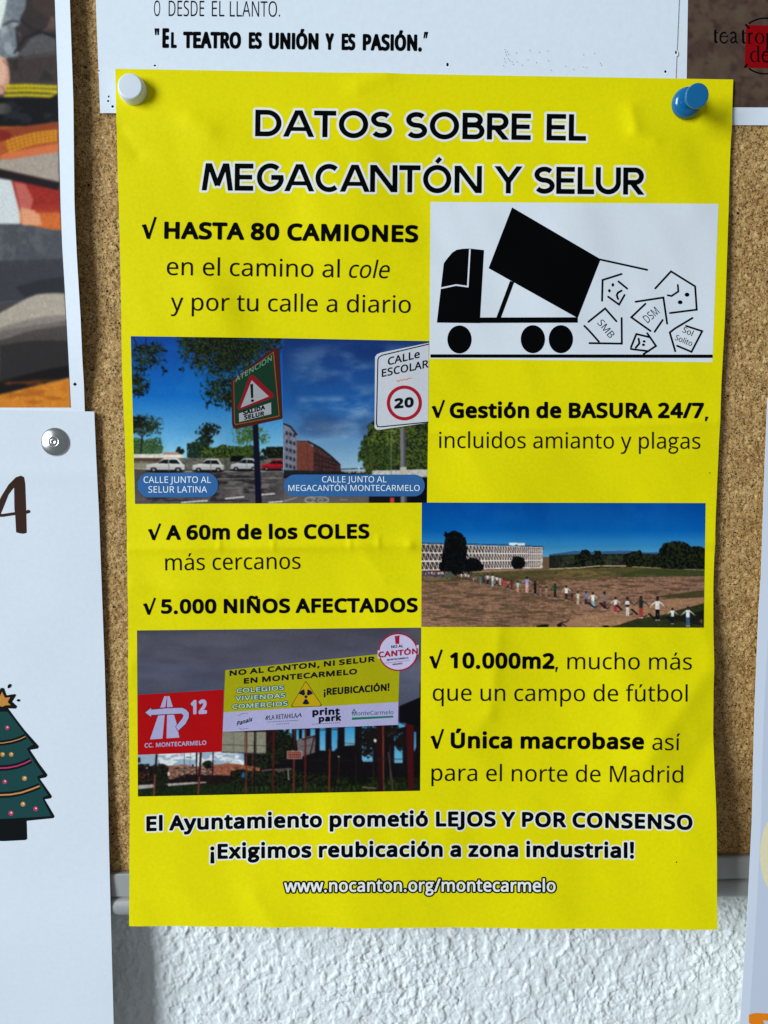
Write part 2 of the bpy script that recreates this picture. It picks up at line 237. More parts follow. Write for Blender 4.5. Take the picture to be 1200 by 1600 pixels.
def stroke(pts, wd, closed=False):
    """flat-ended thick line as a shape (list of contours)"""
    p = np.array(pts, float); n = len(p)
    if closed:
        t = np.roll(p, -1, 0)-np.roll(p, 1, 0)
        nn = np.stack([-t[:, 1], t[:, 0]], 1); nn /= np.linalg.norm(nn, axis=1, keepdims=True)+1e-9
        return [p+nn*wd/2, p-nn*wd/2]
    seg = p[1:]-p[:-1]; seg = seg/(np.linalg.norm(seg, axis=1, keepdims=True)+1e-9)
    nn = np.zeros_like(p)
    for i in range(n):
        a = seg[max(i-1, 0)]; b = seg[min(i, n-2)]
        m = np.array([-(a[1]+b[1]), a[0]+b[0]]); l = np.linalg.norm(m)
        m = m/l if l > 1e-6 else np.array([-a[1], a[0]])
        c = max(abs(m @ np.array([-a[1], a[0]])), .45)
        nn[i] = m/c
    return [np.concatenate([p+nn*wd/2, (p-nn*wd/2)[::-1]])]
def arc(cx, cy, rx, ry, a0, a1, n=18):
    a = np.radians(np.linspace(a0, a1, n)); return [(cx+rx*math.cos(t), cy+ry*math.sin(t)) for t in a]
def ell(cx, cy, rx, ry, n=28): return [np.array(arc(cx, cy, rx, ry, 0, 360, n+1)[:-1])]
GL['I'] = (279, [rect(97, 0, 187, 714)])
dot = ell(122, 52, 56, 56, 16)
GL['.'] = (268, [dot]); GL[','] = (245, [[np.array([(75, -130), (130, -130), (195, 100), (88, 100)], float)]])
GL['!'] = (268, [dot, [np.array([(70, 714), (176, 714), (158, 255), (88, 255)], float)]])
GL['¡'] = (268, [ell(122, 484, 56, 56, 16), [np.array([(70, -178), (176, -178), (158, 285), (88, 285)], float)]])
GL['/'] = (372, [[np.array([(14, 0), (100, 0), (366, 714), (280, 714)], float)]])
GL['-'] = (322, [rect(40, 230, 282, 305)])
GL['“'] = (330, [[np.array([(60, 480), (110, 480), (130, 720), (20, 720)], float)], [np.array([(200, 480), (250, 480), (270, 720), (160, 720)], float)]])
GL['”'] = (330, [[np.array([(20, 480), (70, 480), (160, 720), (70, 720)], float)], [np.array([(150, 480), (200, 480), (290, 720), (200, 720)], float)]])
GL['_i'] = (258, [rect(85, 0, 173, 536)])
GL['g'] = (545, [stroke(arc(248, 362, 160, 140, 0, 360, 25)[:-1], 80, True), stroke([(330, 492), (524, 500)], 66),
                 stroke([(180, 238), (118, 190), (112, 130), (170, 92), (270, 78), (340, 74), (420, 50), (462, 0), (462, -50), (440, -110), (370, -168), (260, -196), (150, -184), (84, -138), (74, -80), (96, -20), (160, 40), (200, 66)], 74)])
def acute(cx, y): return [np.array([(cx-50, y), (cx+12, y), (cx+105, y+150), (cx-5, y+150)], float)]
def with_mark(base, mark): a, s = GL[base]; return (a, s+[mark])
for c_, b_, x_, y_ in (('Ó', 'O', 390, 765), ('Ú', 'U', 365, 765), ('Í', 'I', 142, 765), ('ó', 'o', 302, 600), ('á', 'a', 275, 600), ('ú', 'u', 305, 600), ('é', 'e', 280, 600), ('í', '_i', 129, 600)):
    GL[c_] = with_mark(b_, acute(x_, y_))
GL['Ñ'] = with_mark('N', stroke([(210, 790), (260, 850), (320, 855), (430, 800), (490, 800), (545, 865)], 66))

# geometric display capitals for the title: strokes on a cap height of 714
TW = 132
def cap_glyph(adv, *strokes): return (adv, list(strokes))
def S_(x0, w_, k=1.0):
    cx = x0+w_/2; r = (714-TW)/4
    return stroke(arc(cx, 714-TW/2-r, w_/2-TW/2+16, r, 35, 270, 16)+arc(cx, TW/2+r, w_/2-TW/2+22, r, 90, -150, 18)[1:], TW)
t2 = TW/2
TG = {
 'D': cap_glyph(760, stroke([(96, 0), (96, 714)], TW), stroke([(96, 714-t2), (300, 714-t2)]+arc(330, 357, 300, 357-t2, 90, -90, 22)+[(300, t2), (96, t2)], TW)),
 'A': cap_glyph(740, stroke([(20, -60), (370, 760)], TW), stroke([(720, -60), (370, 760)], TW), stroke([(170, 210), (570, 210)], TW*.82)),
 'T': cap_glyph(590, stroke([(15, 714-t2), (575, 714-t2)], TW), stroke([(295, 0), (295, 714)], TW)),
 'O': cap_glyph(850, stroke(arc(425, 357, 372-t2, 372-t2, 0, 360, 41)[:-1], TW, True)),
 'S': cap_glyph(560, S_(30, 500)),
 'B': cap_glyph(620, stroke([(96, 0), (96, 714)], TW), stroke([(96, 714-t2), (310, 714-t2)]+arc(330, 520, 150, 128, 90, -90, 14)+[(96, 392)], TW),
                stroke([(96, 380), (330, 380)]+arc(350, 222, 175, 157, 90, -90, 14)+[(96, t2)], TW)),
 'R': cap_glyph(620, stroke([(96, 0), (96, 714)], TW), stroke([(96, 714-t2), (330, 714-t2)]+arc(345, 485, 165, 163, 90, -90, 14)+[(96, 322)], TW), stroke([(250, 330), (560, -60)], TW)),
 'E': cap_glyph(560, stroke([(96, 0), (96, 714)], TW), stroke([(96, 714-t2), (520, 714-t2)], TW), stroke([(96, 357), (490, 357)], TW*.92), stroke([(96, t2), (520, t2)], TW)),
 'L': cap_glyph(480, stroke([(96, 0), (96, 714)], TW), stroke([(96, t2), (470, t2)], TW)),
 'M': cap_glyph(850, stroke([(70, -60), (190, 760)], TW), stroke([(190, 760), (425, 130)], TW), stroke([(660, 760), (425, 130)], TW), stroke([(780, -60), (660, 760)], TW)),
 'G': cap_glyph(800, stroke(arc(410, 357, 357-t2, 372-t2, 48, 350, 34)+[(690, 357), (430, 357)], TW)),
 'C': cap_glyph(720, stroke(arc(410, 357, 357-t2, 372-t2, 50, 310, 34), TW)),
 'N': cap_glyph(780, stroke([(96, 0), (96, 714)], TW), stroke([(684, 0), (684, 714)], TW), stroke([(70, 770), (710, -56)], TW)),
 'Y': cap_glyph(680, stroke([(10, 770), (340, 310)], TW), stroke([(670, 770), (340, 310)], TW), stroke([(340, 0), (340, 370)], TW)),
 'U': cap_glyph(720, stroke([(96, 714), (96, 300)]+arc(360, 320, 264, 320-t2, 190, 350, 20)+[(624, 300), (624, 714)], TW)),
}
def clip_caps(shape):
    out = []
    for c in shape:
        for lim, sg in ((0, 1), (714, -1)):
            o = []
            for a, b in zip(c, np.roll(c, -1, 0)):
                ia = (a[1]-lim)*sg >= 0; ib = (b[1]-lim)*sg >= 0
                if ia: o.append(a)
                if ia != ib: o.append(a+(b-a)*(lim-a[1])/(b[1]-a[1]))
            c = np.array(o)
        out.append(c)
    return out
for k_ in 'AMNYR': TG[k_] = (TG[k_][0], [clip_caps(q) for q in TG[k_][1]])
TG['Ó'] = (850, TG['O'][1]+[stroke([(400, 790), (510, 910)], 110)])

# ------------------------------------------------------------------ signed distance fields -> flat meshes
def shape_sdf(contours, X, Y):
    d2 = np.full(X.shape, 1e18); ins = np.zeros(X.shape, bool)
    for c in contours:
        q = np.roll(c, -1, 0)
        for (ax, ay), (bx, by) in zip(c, q):
            ex, ey = bx-ax, by-ay; L = ex*ex+ey*ey
            if L < 1e-12: continue
            wx = X-ax; wy = Y-ay
            t = np.clip((wx*ex+wy*ey)/L, 0, 1)
            dx = wx-t*ex; dy = wy-t*ey
            np.minimum(d2, dx*dx+dy*dy, out=d2)
            if ay != by:
                cr = (ay > Y) != (by > Y)
                ins ^= cr & (X < ex*(Y-ay)/ey+ax)
    d = np.sqrt(d2); return np.where(ins, -d, d)
def field(shapes, h, reach):
    allp = np.concatenate([c for s in shapes for c in s])
    x0, y0 = allp.min(0)-reach-2*h; x1, y1 = allp.max(0)+reach+2*h
    nx = int((x1-x0)/h)+2; ny = int((y1-y0)/h)+2
    Fd = np.full((ny, nx), 1e3)
    for s in shapes:
        p = np.concatenate(s); a = p.min(0)-reach-2*h; b = p.max(0)+reach+2*h
        i0 = max(int((a[0]-x0)/h), 0); i1 = min(int((b[0]-x0)/h)+2, nx); j0 = max(int((a[1]-y0)/h), 0); j1 = min(int((b[1]-y0)/h)+2, ny)
        X, Y = np.meshgrid(x0+np.arange(i0, i1)*h, y0+np.arange(j0, j1)*h)
        d = shape_sdf(s, X, Y)
        Fd[j0:j1, i0:i1] = np.minimum(Fd[j0:j1, i0:i1], d)
    return Fd, x0, y0
def march(Fd, level, x0, y0, h, run=6):
    G = level-Fd; ny, nx = G.shape; s = G > 0
    case = (s[:-1, :-1]*1+s[:-1, 1:]*2+s[1:, 1:]*4+s[1:, :-1]*8).astype(int)
    cn = ((0, 0), (1, 0), (1, 1), (0, 1))
    V = []; Fs = []; nv = 0
    for cs in range(1, 15):
        j, i = np.nonzero(case == cs)
        if not len(j): continue
        pts = []
        for k in range(4):
            a = cn[k]; b = cn[(k+1) % 4]; sa = cs >> k & 1; sb = cs >> ((k+1) % 4) & 1
            if sa: pts.append(np.stack([i+a[0], j+a[1]], 1).astype(float))
            if sa != sb:
                ga = G[j+a[1], i+a[0]]; gb = G[j+b[1], i+b[0]]; t = ga/(ga-gb); t = np.clip(t, .001, .999)
                pts.append(np.stack([i+a[0]+(b[0]-a[0])*t, j+a[1]+(b[1]-a[1])*t], 1))
        P = np.stack(pts, 1); n, m = P.shape[:2]
        V.append(P.reshape(-1, 2)); Fs.append(nv+np.arange(n*m).reshape(n, m)); nv += n*m
    full = case == 15
    pad = np.zeros((full.shape[0], 1), bool)
    chunk = (np.arange(full.shape[1]) % run == 0)[None, :]
    prev = np.concatenate([pad, full[:, :-1]], 1)
    st = full & (~prev | chunk)
    nxt_full = np.concatenate([full[:, 1:], pad], 1); nxt_chunk = np.concatenate([chunk[:, 1:], np.ones((1, 1), bool)], 1)
    en = full & (~nxt_full | nxt_chunk)
    js, is_ = np.nonzero(st); je, ie = np.nonzero(en)
    if len(js):
        P = np.stack([np.stack([is_, js], 1), np.stack([ie+1, js], 1), np.stack([ie+1, js+1], 1), np.stack([is_, js+1], 1)], 1).astype(float)
        V.append(P.reshape(-1, 2)); Fs.append(nv+np.arange(len(js)*4).reshape(-1, 4))
    if not V: return np.zeros((0, 2)), []
    return np.concatenate(V)*h+[x0, y0], Fs

class Sheet:
    """a sheet of paper: its depth in front of the board, and everything printed on it"""
    def __init__(self, root, depth): self.root = root; self.depth = depth
    def place(self, name, px, faces, mat, layer, parent=None, cols=None, flip=False, custom=True):
        off = 4e-5+2e-5*layer
        P = on_surface(px[:, 0], px[:, 1], self.depth)
        N = surf_normals(P, self.depth) if custom else None
        P = P.copy(); P[:, 1] -= off
        if flip: faces = [f[:, ::-1] for f in faces]
        return mesh_np(name, P, faces, mat, parent or self.root, normals=N, cols=cols)
    def shapes(self, name, shapes, mat, layer, h=.7, level=0., parent=None):
        """shapes given in photo pixels (y down)"""
        Fd, x0, y0 = field(shapes, h, max(level, 0)+1)
        V, Fs = march(Fd, level, x0, y0, h)
        return self.place(name, V, Fs, mat, layer, parent, flip=True)
    def text(self, name, runs, layer, parent=None, h=None):
        """runs: list of dicts(s, p0, p1, cap, fat, mat, halo ...) each fitted between p0 and p1 on its baseline"""
        out = []
        for r in runs: out.append(self._text(name, layer, parent, h, **r))
        return out
    def _text(self, name, layer, parent, h, s='', p0=(0, 0), p1=(1, 0), cap=10, fat=0, mat='black', halo=0, halomat='halo', font=None, mid=None, slant=0, upright=False, haloname=None, space=1.0, tall_first=None):
        G = font or GL
        p0 = np.array(p0, float); p1 = np.array(p1, float); L = np.linalg.norm(p1-p0); ux = (p1-p0)/L
        uy = np.array([0, -1.0]) if upright else np.array([ux[1], -ux[0]])
        sy = cap/714
        x = 0; items = []
        lo_ = 1e9; hi_ = -1e9
        for ch in s:
            if ch == ' ': x += 262*space; continue
            adv, shp = G[ch]
            gx = np.concatenate([c for q in shp for c in q])[:, 0]
            items.append((x, shp, ch)); lo_ = min(lo_, x+gx.min()); hi_ = max(hi_, x+gx.max()); x += adv+max(fat, 0)*1.1
        sx = (L-2*fat*sy)/(hi_-lo_)
        ky = 1-2*fat/714
        shapes = []
        for gx0, shp, ch in items:
            if ch in '.,¡!': kk, oo = 1, fat*.4
            else: kk, oo = ky, fat
            for q in shp:
                o = []
                for c in q:
                    yy = (c[:, 1]*kk+oo)*sy
                    if ch in 'ijgí' and c[:, 1].min() > 560 and ch != 'g': yy = yy+fat*1.0*sy
                    xx = (gx0+c[:, 0]-lo_)*sx+fat*sy+slant*yy
                    o.append(np.stack([xx, yy], 1))
                shapes.append(o)
        if h is None: h = max(cap/50, .22)
        reach = max(fat*sy+halo, 0)+1
        Fd, x0, y0 = field(shapes, h, reach)
        res = []
        for lev, mt, ly, nm in ((fat*sy+halo, halomat, layer, haloname or name+'_outline'), (fat*sy, mat, layer+1, name)):
            if nm == (haloname or name+'_outline') and halo == 0: continue
            V, Fs = march(Fd, lev, x0, y0, h)
            if mid is not None:
                t = V[:, 0]/L; bow = 4*mid*t*(1-t)
            else: bow = 0
            px = p0+V[:, :1]*ux+V[:, 1:]*uy
            px[:, 1] += bow
            res.append(self.place(nm, px, Fs, M[mt] if isinstance(mt, str) else mt, ly, parent))
        return res
    def picture(self, name, canvas, quad, layer, step=1.0, parent=None):
        """a printed photograph: quad = its four corners (tl, tr, br, bl) in photo pixels"""
        tl, tr, br, bl = [np.array(q, float) for q in quad]
        nc = int(max(np.linalg.norm(tr-tl), np.linalg.norm(br-bl))/step)+2
        nr = int(max(np.linalg.norm(bl-tl), np.linalg.norm(br-tr))/step)+2
        s, t = np.meshgrid(np.linspace(0, 1, nc), np.linspace(0, 1, nr)); s = s.ravel()[:, None]; t = t.ravel()[:, None]
        px = (tl*(1-s)+tr*s)*(1-t)+(bl*(1-s)+br*s)*t
        c = canvas.sample(px[:, 0], px[:, 1])
        return self.place(name, px, [grid_faces(nr, nc)], M['photo'], layer, parent, cols=ink(c), custom=False)

# ------------------------------------------------------------------ a small painter for the pictures printed on the sheets
class Canvas:
    def __init__(s, x0, y0, x1, y1, base, ss=2):
        s.x0, s.y0, s.ss = x0, y0, ss
        s.W = int((x1-x0)*ss); s.H = int((y1-y0)*ss)
        s.X, s.Y = np.meshgrid(x0+(np.arange(s.W)+.5)/ss, y0+(np.arange(s.H)+.5)/ss)
        s.A = np.zeros((s.H, s.W, 3))+np.array(base, float)
        s.o = (0., 0., 1.)
    def zoom(s, ox, oy, k): s.o = (ox, oy, k); return s
    def t(s, pts): p = np.array(pts, float); return p/s.o[2]+[s.o[0], s.o[1]]
    def win(s, a, b):
        i0 = max(int((a[0]-s.x0)*s.ss)-1, 0); i1 = min(int((b[0]-s.x0)*s.ss)+2, s.W); j0 = max(int((a[1]-s.y0)*s.ss)-1, 0); j1 = min(int((b[1]-s.y0)*s.ss)+2, s.H)
        return (slice(j0, max(j1, j0)), slice(i0, max(i1, i0)))
    def mask_poly(s, p):
        w_ = s.win(p.min(0), p.max(0)); X = s.X[w_]; Y = s.Y[w_]; ins = np.zeros(X.shape, bool)
        for (ax, ay), (bx, by) in zip(p, np.roll(p, -1, 0)):
            if ay != by: ins ^= ((ay > Y) != (by > Y)) & (X < (bx-ax)*(Y-ay)/(by-ay)+ax)
        return w_, ins
    def put(s, w_, m, col, al=1.):
        m = (m*al)[..., None] if np.ndim(m) == 2 else m
        s.A[w_] = s.A[w_]*(1-m)+np.asarray(col, float)*m
    def poly(s, pts, col, al=1., col2=None, grain=0, seed=1):
        p = s.t(pts); w_, m = s.mask_poly(p)
        if m.size == 0: return
        c = np.asarray(col, float)
        if col2 is not None:
            tt = ((s.Y[w_]-p[:, 1].min())/(np.ptp(p[:, 1])+1e-6))[..., None]; c = c*(1-tt)+np.asarray(col2, float)*tt
        if grain: c = c*(1+grain*(fbm(s.X[w_], s.Y[w_], .45, seed, 3)-.5))[..., None]
        s.put(w_, m, c, al)
    def ell(s, cx, cy, rx, ry, col, al=1.): s.poly(arc(cx, cy, rx, ry, 0, 360, 24), col, al)
    def line(s, pts, wd, col, al=1.): s.poly(stroke(pts, wd)[0], col, al)
    def clump(s, cx, cy, rx, ry, cols, thr=.5, scale=.35, seed=3, hard=1.0):
        """foliage: ragged mass with gaps"""
        (ax, ay), (bx, by) = s.t([(cx-rx, cy-ry), (cx+rx, cy+ry)])
        w_ = s.win((ax, ay), (bx, by)); X = s.X[w_]; Y = s.Y[w_]
        if X.size == 0: return
        r = np.hypot((X-(ax+bx)/2)/((bx-ax)/2), (Y-(ay+by)/2)/((by-ay)/2))
        r = r+.55*(fbm(X, Y, 3.2/max(bx-ax, by-ay, 12)+.03, seed+31, 2)-.45)
        n = .5*fbm(X, Y, scale*1.5, seed, 2)+.5*fbm(X, Y, scale*.5, seed+9, 2)
        m = sstep(-.03, .03, n+.34*(1-r)*hard-thr*.55-.20)*(r < 1.05)
        k = fbm(X, Y, scale*1.4, seed+20, 2)[..., None]
        c = np.where(k > .5, np.array(cols[0], float), np.array(cols[1], float)) if len(cols) == 2 else \
            np.where(k > .57, np.array(cols[0], float), np.where(k > .42, np.array(cols[1], float), np.array(cols[2], float)))
        s.put(w_, m, c)
    def mottle(s, x0, y0, x1, y1, col, thr, scale, seed, al=1., sx=1., sy=1., soft=.05):
        (ax, ay), (bx, by) = s.t([(x0, y0), (x1, y1)]); w_ = s.win((ax, ay), (bx, by)); X = s.X[w_]; Y = s.Y[w_]
        if X.size == 0: return
        m = sstep(thr-soft, thr+soft, fbm(X*sx, Y*sy, scale, seed, 4))
        m = m*sstep(0, .16*(bx-ax), np.minimum(X-ax, bx-X))*sstep(0, .16*(by-ay), np.minimum(Y-ay, by-Y)); s.put(w_, m, col, al)
    def soften(s, k, grain=0., seed=1):
        for _ in range(2):
            for ax in (0, 1):
                a = np.pad(s.A, [(k, k) if q == ax else (0, 0) for q in range(3)], mode='edge'); c_ = np.cumsum(a, axis=ax); c_ = np.concatenate([np.zeros_like(np.take(c_, [0], ax)), c_], ax)
                n = s.A.shape[ax]; w_ = 2*k+1; s.A = (np.take(c_, np.arange(w_, w_+n), ax)-np.take(c_, np.arange(n), ax))/w_
        if grain: s.A = s.A*(1+grain*(fbm(s.X, s.Y, .6, seed, 3)-.5))[..., None]
        return s
    def sample(s, px, py):
        k = s.ss; A = s.A[:s.H//k*k, :s.W//k*k].reshape(s.H//k, k, s.W//k, k, 3).mean((1, 3))
        u = np.clip(px-s.x0-.5, 0, A.shape[1]-1.001); v = np.clip(py-s.y0-.5, 0, A.shape[0]-1.001)
        i = u.astype(int); j = v.astype(int); a = (u-i)[:, None]; b = (v-j)[:, None]
        return (A[j, i]*(1-a)+A[j, i+1]*a)*(1-b)+(A[j+1, i]*(1-a)+A[j+1, i+1]*a)*b

# ------------------------------------------------------------------ the printed pictures (painted in photo pixels)
GREENS = [(60, 78, 28), (28, 40, 24), (12, 17, 18)]
DARKG = [(30, 40, 20), (16, 20, 16), (8, 9, 10)]
def paint_street_sign():
    c = Canvas(200, 522, 447, 792, (24, 80, 150)).zoom(190, 510, 4.615)
    Z = 1e-9
    c.poly([(50, 60), (1180, 60), (1180, 500), (50, 500)], (14, 58, 140), col2=(14, 96, 180))
    c.poly([(50, 500), (1180, 500), (1180, 960), (50, 960)], (14, 96, 180), col2=(132, 190, 216))
    c.mottle(50, 60, 1180, 950, (40, 120, 190), .52, .03, 4, .2, soft=.2)
    for cx, cy, rx, ry, t, sd in ((700, 110, 330, 90, .52, 1), (560, 150, 160, 160, .62, 2), (860, 200, 300, 150, .55, 5), (720, 270, 230, 130, .62, 7), (1080, 110, 110, 90, .6, 9),
                                  (700, 440, 140, 120, .6, 11), (760, 520, 120, 90, .62, 12), (170, 210, 150, 110, .68, 13), (240, 160, 90, 60, .66, 14), (100, 400, 110, 100, .6, 15), (130, 290, 90, 60, .72, 16), (860, 170, 160, 60, .6, 19)):
        c.clump(cx, cy, rx, ry, [(52, 70, 26), (16, 24, 20), (6, 10, 16)], t+.16, .6, sd)
    for p in ([(80, 60), (110, 140), (75, 190)], [(180, 80), (170, 140), (210, 200), (270, 280)], [(500, 90), (540, 200), (500, 300)], [(830, 60), (860, 200), (760, 330)]): c.line(p, 7, (18, 24, 30))
    rb = random.Random(8)
    for k in range(60):
        x, y = rb.choice([(rb.uniform(90, 300), rb.uniform(90, 320)), (rb.uniform(420, 980), rb.uniform(80, 320)), (rb.uniform(580, 800), rb.uniform(380, 590)), (rb.uniform(75, 180), rb.uniform(350, 480))])
        q = rb.uniform(-.4, 1.4); c.line([(x, y), (x+26*math.cos(q), y+26*math.sin(q)), (x+44*math.cos(q+.4), y+44*math.sin(q+.4))], 6, (10, 16, 22)); c.ell(x+rb.uniform(-14, 30), y+rb.uniform(-14, 30), rb.uniform(9, 19), rb.uniform(5, 11), (12, 20, 20))
    c.clump(175, 715, 150, 80, [(52, 74, 40), (24, 44, 36), (12, 26, 28)], .74, .6, 21); c.clump(105, 700, 90, 70, DARKG, .66, .6, 22); [c.line([(145, 800), (145+dx*.5, 745), (145+dx, 690+abs(dx)*.3)], 4, (26, 30, 34)) for dx in (-70, -30, 25, 80, 130)]
    c.clump(110, 870, 90, 70, [(60, 96, 50), (34, 60, 44)], .4, .5, 23); c.clump(225, 870, 75, 70, [(70, 100, 60), (34, 60, 44)], .4, .5, 24)
    c.line([(150, 790), (140, 900), (128, 1030)], 12, (30, 32, 36)); c.line([(150, 800), (190, 740)], 6, (30, 32, 36))
    c.clump(625, 748, 95, 52, DARKG, .62, .7, 25); c.clump(620, 812, 48, 38, DARKG, .56, .7, 26); [c.line([(620, 850), (620+dx*.5, 800), (620+dx, 752)], 4, (20, 24, 26)) for dx in (-55, -20, 25, 60)]; c.line([(618, 830), (622, 960)], 9, (24, 26, 26))
    c.clump(570, 900, 95, 105, [(34, 60, 40), (18, 36, 32), (10, 20, 20)], .32, .4, 27)
    c.clump(760, 920, 190, 70, [(74, 96, 32), (36, 54, 26), (14, 24, 18)], .25, .4, 28); c.clump(900, 920, 110, 60, [(60, 84, 30), (30, 46, 24)], .25, .4, 29)
    c.clump(930, 785, 150, 80, [(92, 120, 52), (50, 78, 40), (30, 60, 50)], .72, .6, 30); c.clump(1110, 930, 110, 60, DARKG+[], .35, .4, 31); c.clump(420, 905, 30, 35, DARKG, .3, .5, 32)
    c.poly([(85, 920), (440, 922), (440, 950), (85, 948)], (196, 196, 190), grain=.3); c.poly([(300, 905), (410, 908), (410, 925), (300, 925)], (150, 120, 110))
    c.poly([(85, 948), (1180, 950), (1180, 1040), (85, 1045)], (84, 84, 80), grain=.9, seed=8)
    c.poly([(85, 948), (330, 950), (300, 975), (85, 968)], (70, 44, 30), .8); c.poly([(85, 985), (330, 985), (330, 1030), (85, 1030)], (150, 148, 120), .6)
    c.poly([(95, 1030), (1180, 1028), (1180, 1285), (95, 1285)], (66, 64, 66), col2=(78, 74, 78), grain=.4, seed=3)
    c.mottle(95, 1040, 1180, 1285, (30, 28, 34), .55, .06, 12, .85, 1., 3.6); c.mottle(700, 1040, 1180, 1240, (120, 116, 118), .6, .08, 15, .6, 1., 4.)
    c.line([(95, 1025), (460, 1048), (1165, 1044)], 8, (150, 150, 150), .8); c.line([(690, 1100), (1165, 1094)], 6, (140, 140, 142), .6)
    for p, q in (((430, 1270), (620, 1256)), ((745, 1242), (885, 1228)), ((1000, 1214), (1105, 1206)), ((1060, 1270), (1165, 1262))): c.line([p, q], 10, (196, 196, 200))
    def car(x0, x1, y0, y1, col, dark=(14, 16, 22)):
        w = x1-x0; h = y1-y0
        c.ell((x0+x1)/2, y1-2, w*.52, 12, (16, 16, 20))
        c.poly([(x0, y1-h*.12), (x0+w*.02, y1-h*.5), (x0+w*.3, y1-h*.64), (x0+w*.45, y0+2), (x0+w*.55, y0), (x0+w*.82, y0+1), (x0+w*.95, y1-h*.55), (x1, y1-h*.5), (x1, y1-h*.12)], col, col2=tuple(v*.78 for v in col))
        c.poly([(x0+w*.3, y1-h*.62), (x0+w*.46, y0+h*.1), (x0+w*.58, y0+h*.09), (x0+w*.57, y1-h*.58)], dark); c.poly([(x0+w*.6, y1-h*.6), (x0+w*.61, y0+h*.1), (x0+w*.8, y0+h*.12), (x0+w*.88, y1-h*.56)], dark)
        c.poly([(x0+w*.57, y0+h*.1), (x0+w*.6, y0+h*.1), (x0+w*.6, y1), (x0+w*.585, y1)], tuple(v*.55 for v in col))
        for k in (.2, .83):
            c.ell(x0+w*k, y1-h*.12, w*.085, h*.2, (14, 14, 18)); c.ell(x0+w*k, y1-h*.12, w*.04, h*.1, (120, 122, 126))
        c.line([(x0+w*.02, y1-h*.3), (x0+w*.98, y1-h*.3)], 3, tuple(v*.6 for v in col))
    c.poly([(790, 935), (880, 932), (890, 975), (780, 975)], (10, 12, 16)); c.poly([(900, 935), (950, 938), (1010, 935), (1070, 950), (1000, 970)], (26, 28, 34))
    car(175, 455, 950, 1045, (205, 210, 214)); car(510, 735, 955, 1045, (205, 210, 212)); car(785, 985, 952, 1038, (196, 204, 214)); car(1008, 1190, 962, 1034, (176, 20, 40))
    # the leaning warning sign and its post
    c.poly([(945, 700), (985, 695), (1012, 1285), (966, 1285)], (12, 14, 34))
    c.soften(1, .10)
    return c
def paint_school_street():
    c = Canvas(438, 524, 675, 792, (30, 60, 120)).zoom(430, 510, 4.615)
    c.poly([(40, 60), (1130, 60), (1130, 560), (40, 560)], (20, 44, 100), col2=(28, 82, 152)); c.poly([(40, 560), (1130, 560), (1130, 1060), (40, 1060)], (28, 82, 152), col2=(140, 178, 204))
    c.mottle(50, 90, 1110, 860, (116, 146, 184), .60, .03, 31, .45, .7, 1.7, .22); c.mottle(120, 480, 760, 860, (140, 168, 198), .58, .05, 33, .5, .5, 1.7, .22); c.mottle(50, 90, 1110, 860, (10, 26, 70), .60, .02, 37, .35, .7, 1.2, .2)
    c.poly([(60, 700), (110, 720), (155, 780), (160, 830), (155, 1060), (60, 1060)], (104, 110, 130), grain=.5); 
    for k in range(5):
        for q in range(3): c.poly([(75+q*27, 755+k*58+q*8), (92+q*27, 760+k*58+q*8), (92+q*27, 785+k*58+q*8), (75+q*27, 782+k*58+q*8)], (36, 40, 56))
    c.line([(60, 702), (110, 722), (158, 785)], 12, (26, 26, 30))
    c.poly([(155, 830), (235, 828), (275, 872), (275, 1060), (155, 1060)], (98, 54, 46), grain=.3); c.line([(155, 828), (240, 828)], 8, (60, 50, 50)); c.line([(232, 850), (232, 1060)], 3, (60, 34, 32))
    c.poly([(275, 845), (330, 880), (400, 945), (470, 1000), (478, 1060), (275, 1060)], (60, 38, 40), grain=.8, seed=5); c.line([(235, 828), (330, 880), (400, 935), (470, 1000)], 12, (20, 20, 24))
    for k in range(3): c.line([(278, 915+k*42), (440, 980+k*22)], 5, (24, 18, 24))
    for k in range(7): c.line([(292+k*24, 900+k*15), (292+k*24, 1050)], 4, (34, 20, 26))
    c.poly([(60, 1035), (480, 1045), (700, 1045), (700, 1080), (60, 1080)], (24, 28, 34), grain=.6); c.line([(475, 1030), (640, 1024)], 8, (50, 62, 60)); c.line([(604, 1012), (604, 1045)], 8, (210, 214, 216))
    c.mottle(480, 1030, 700, 1062, (150, 156, 166), .55, .4, 41, .9)
    c.clump(960, 900, 340, 280, GREENS, .22, .35, 35); c.poly([(760, 740), (1100, 735), (1100, 1010), (700, 1030)], (24, 34, 22), .5); c.clump(900, 860, 260, 150, [(88, 108, 34), (52, 70, 28), (26, 36, 22)], .3, .35, 37); c.clump(740, 940, 140, 110, [(60, 80, 30), (24, 36, 22)], .3, .4, 36); c.clump(1020, 870, 160, 140, [(74, 92, 34), (40, 54, 26), (20, 28, 20)], .2, .35, 38)
    c.poly([(700, 1040), (1100, 1030), (1100, 1085), (700, 1075)], (168, 172, 172), grain=.5); c.line([(836, 740), (836, 1070)], 6, (110, 120, 110), .8); c.mottle(640, 985, 740, 1040, (120, 60, 50), .6, .4, 43, .8)
    c.poly([(60, 1080), (1100, 1085), (1100, 1285), (60, 1285)], (76, 72, 76), col2=(88, 86, 84), grain=.25); c.poly([(675, 1210), (1100, 1195), (1100, 1285), (675, 1285)], (20, 16, 22)); c.poly([(1060, 1090), (1100, 1090), (1100, 1290), (950, 1290)], (8, 10, 22)); c.line([(60, 1090), (110, 1080)], 14, (20, 10, 16))
    c.poly([(828, 1235), (858, 1235), (858, 1275), (828, 1275)], (170, 60, 50)); c.line([(60, 1262), (160, 1232)], 6, (150, 150, 150)); c.line([(470, 1250), (520, 1250)], 5, (150, 150, 152))
    for a in (0,): c.line(arc(300, 1252, 85, 26, 0, 360, 30), 9, (150, 150, 148)); 
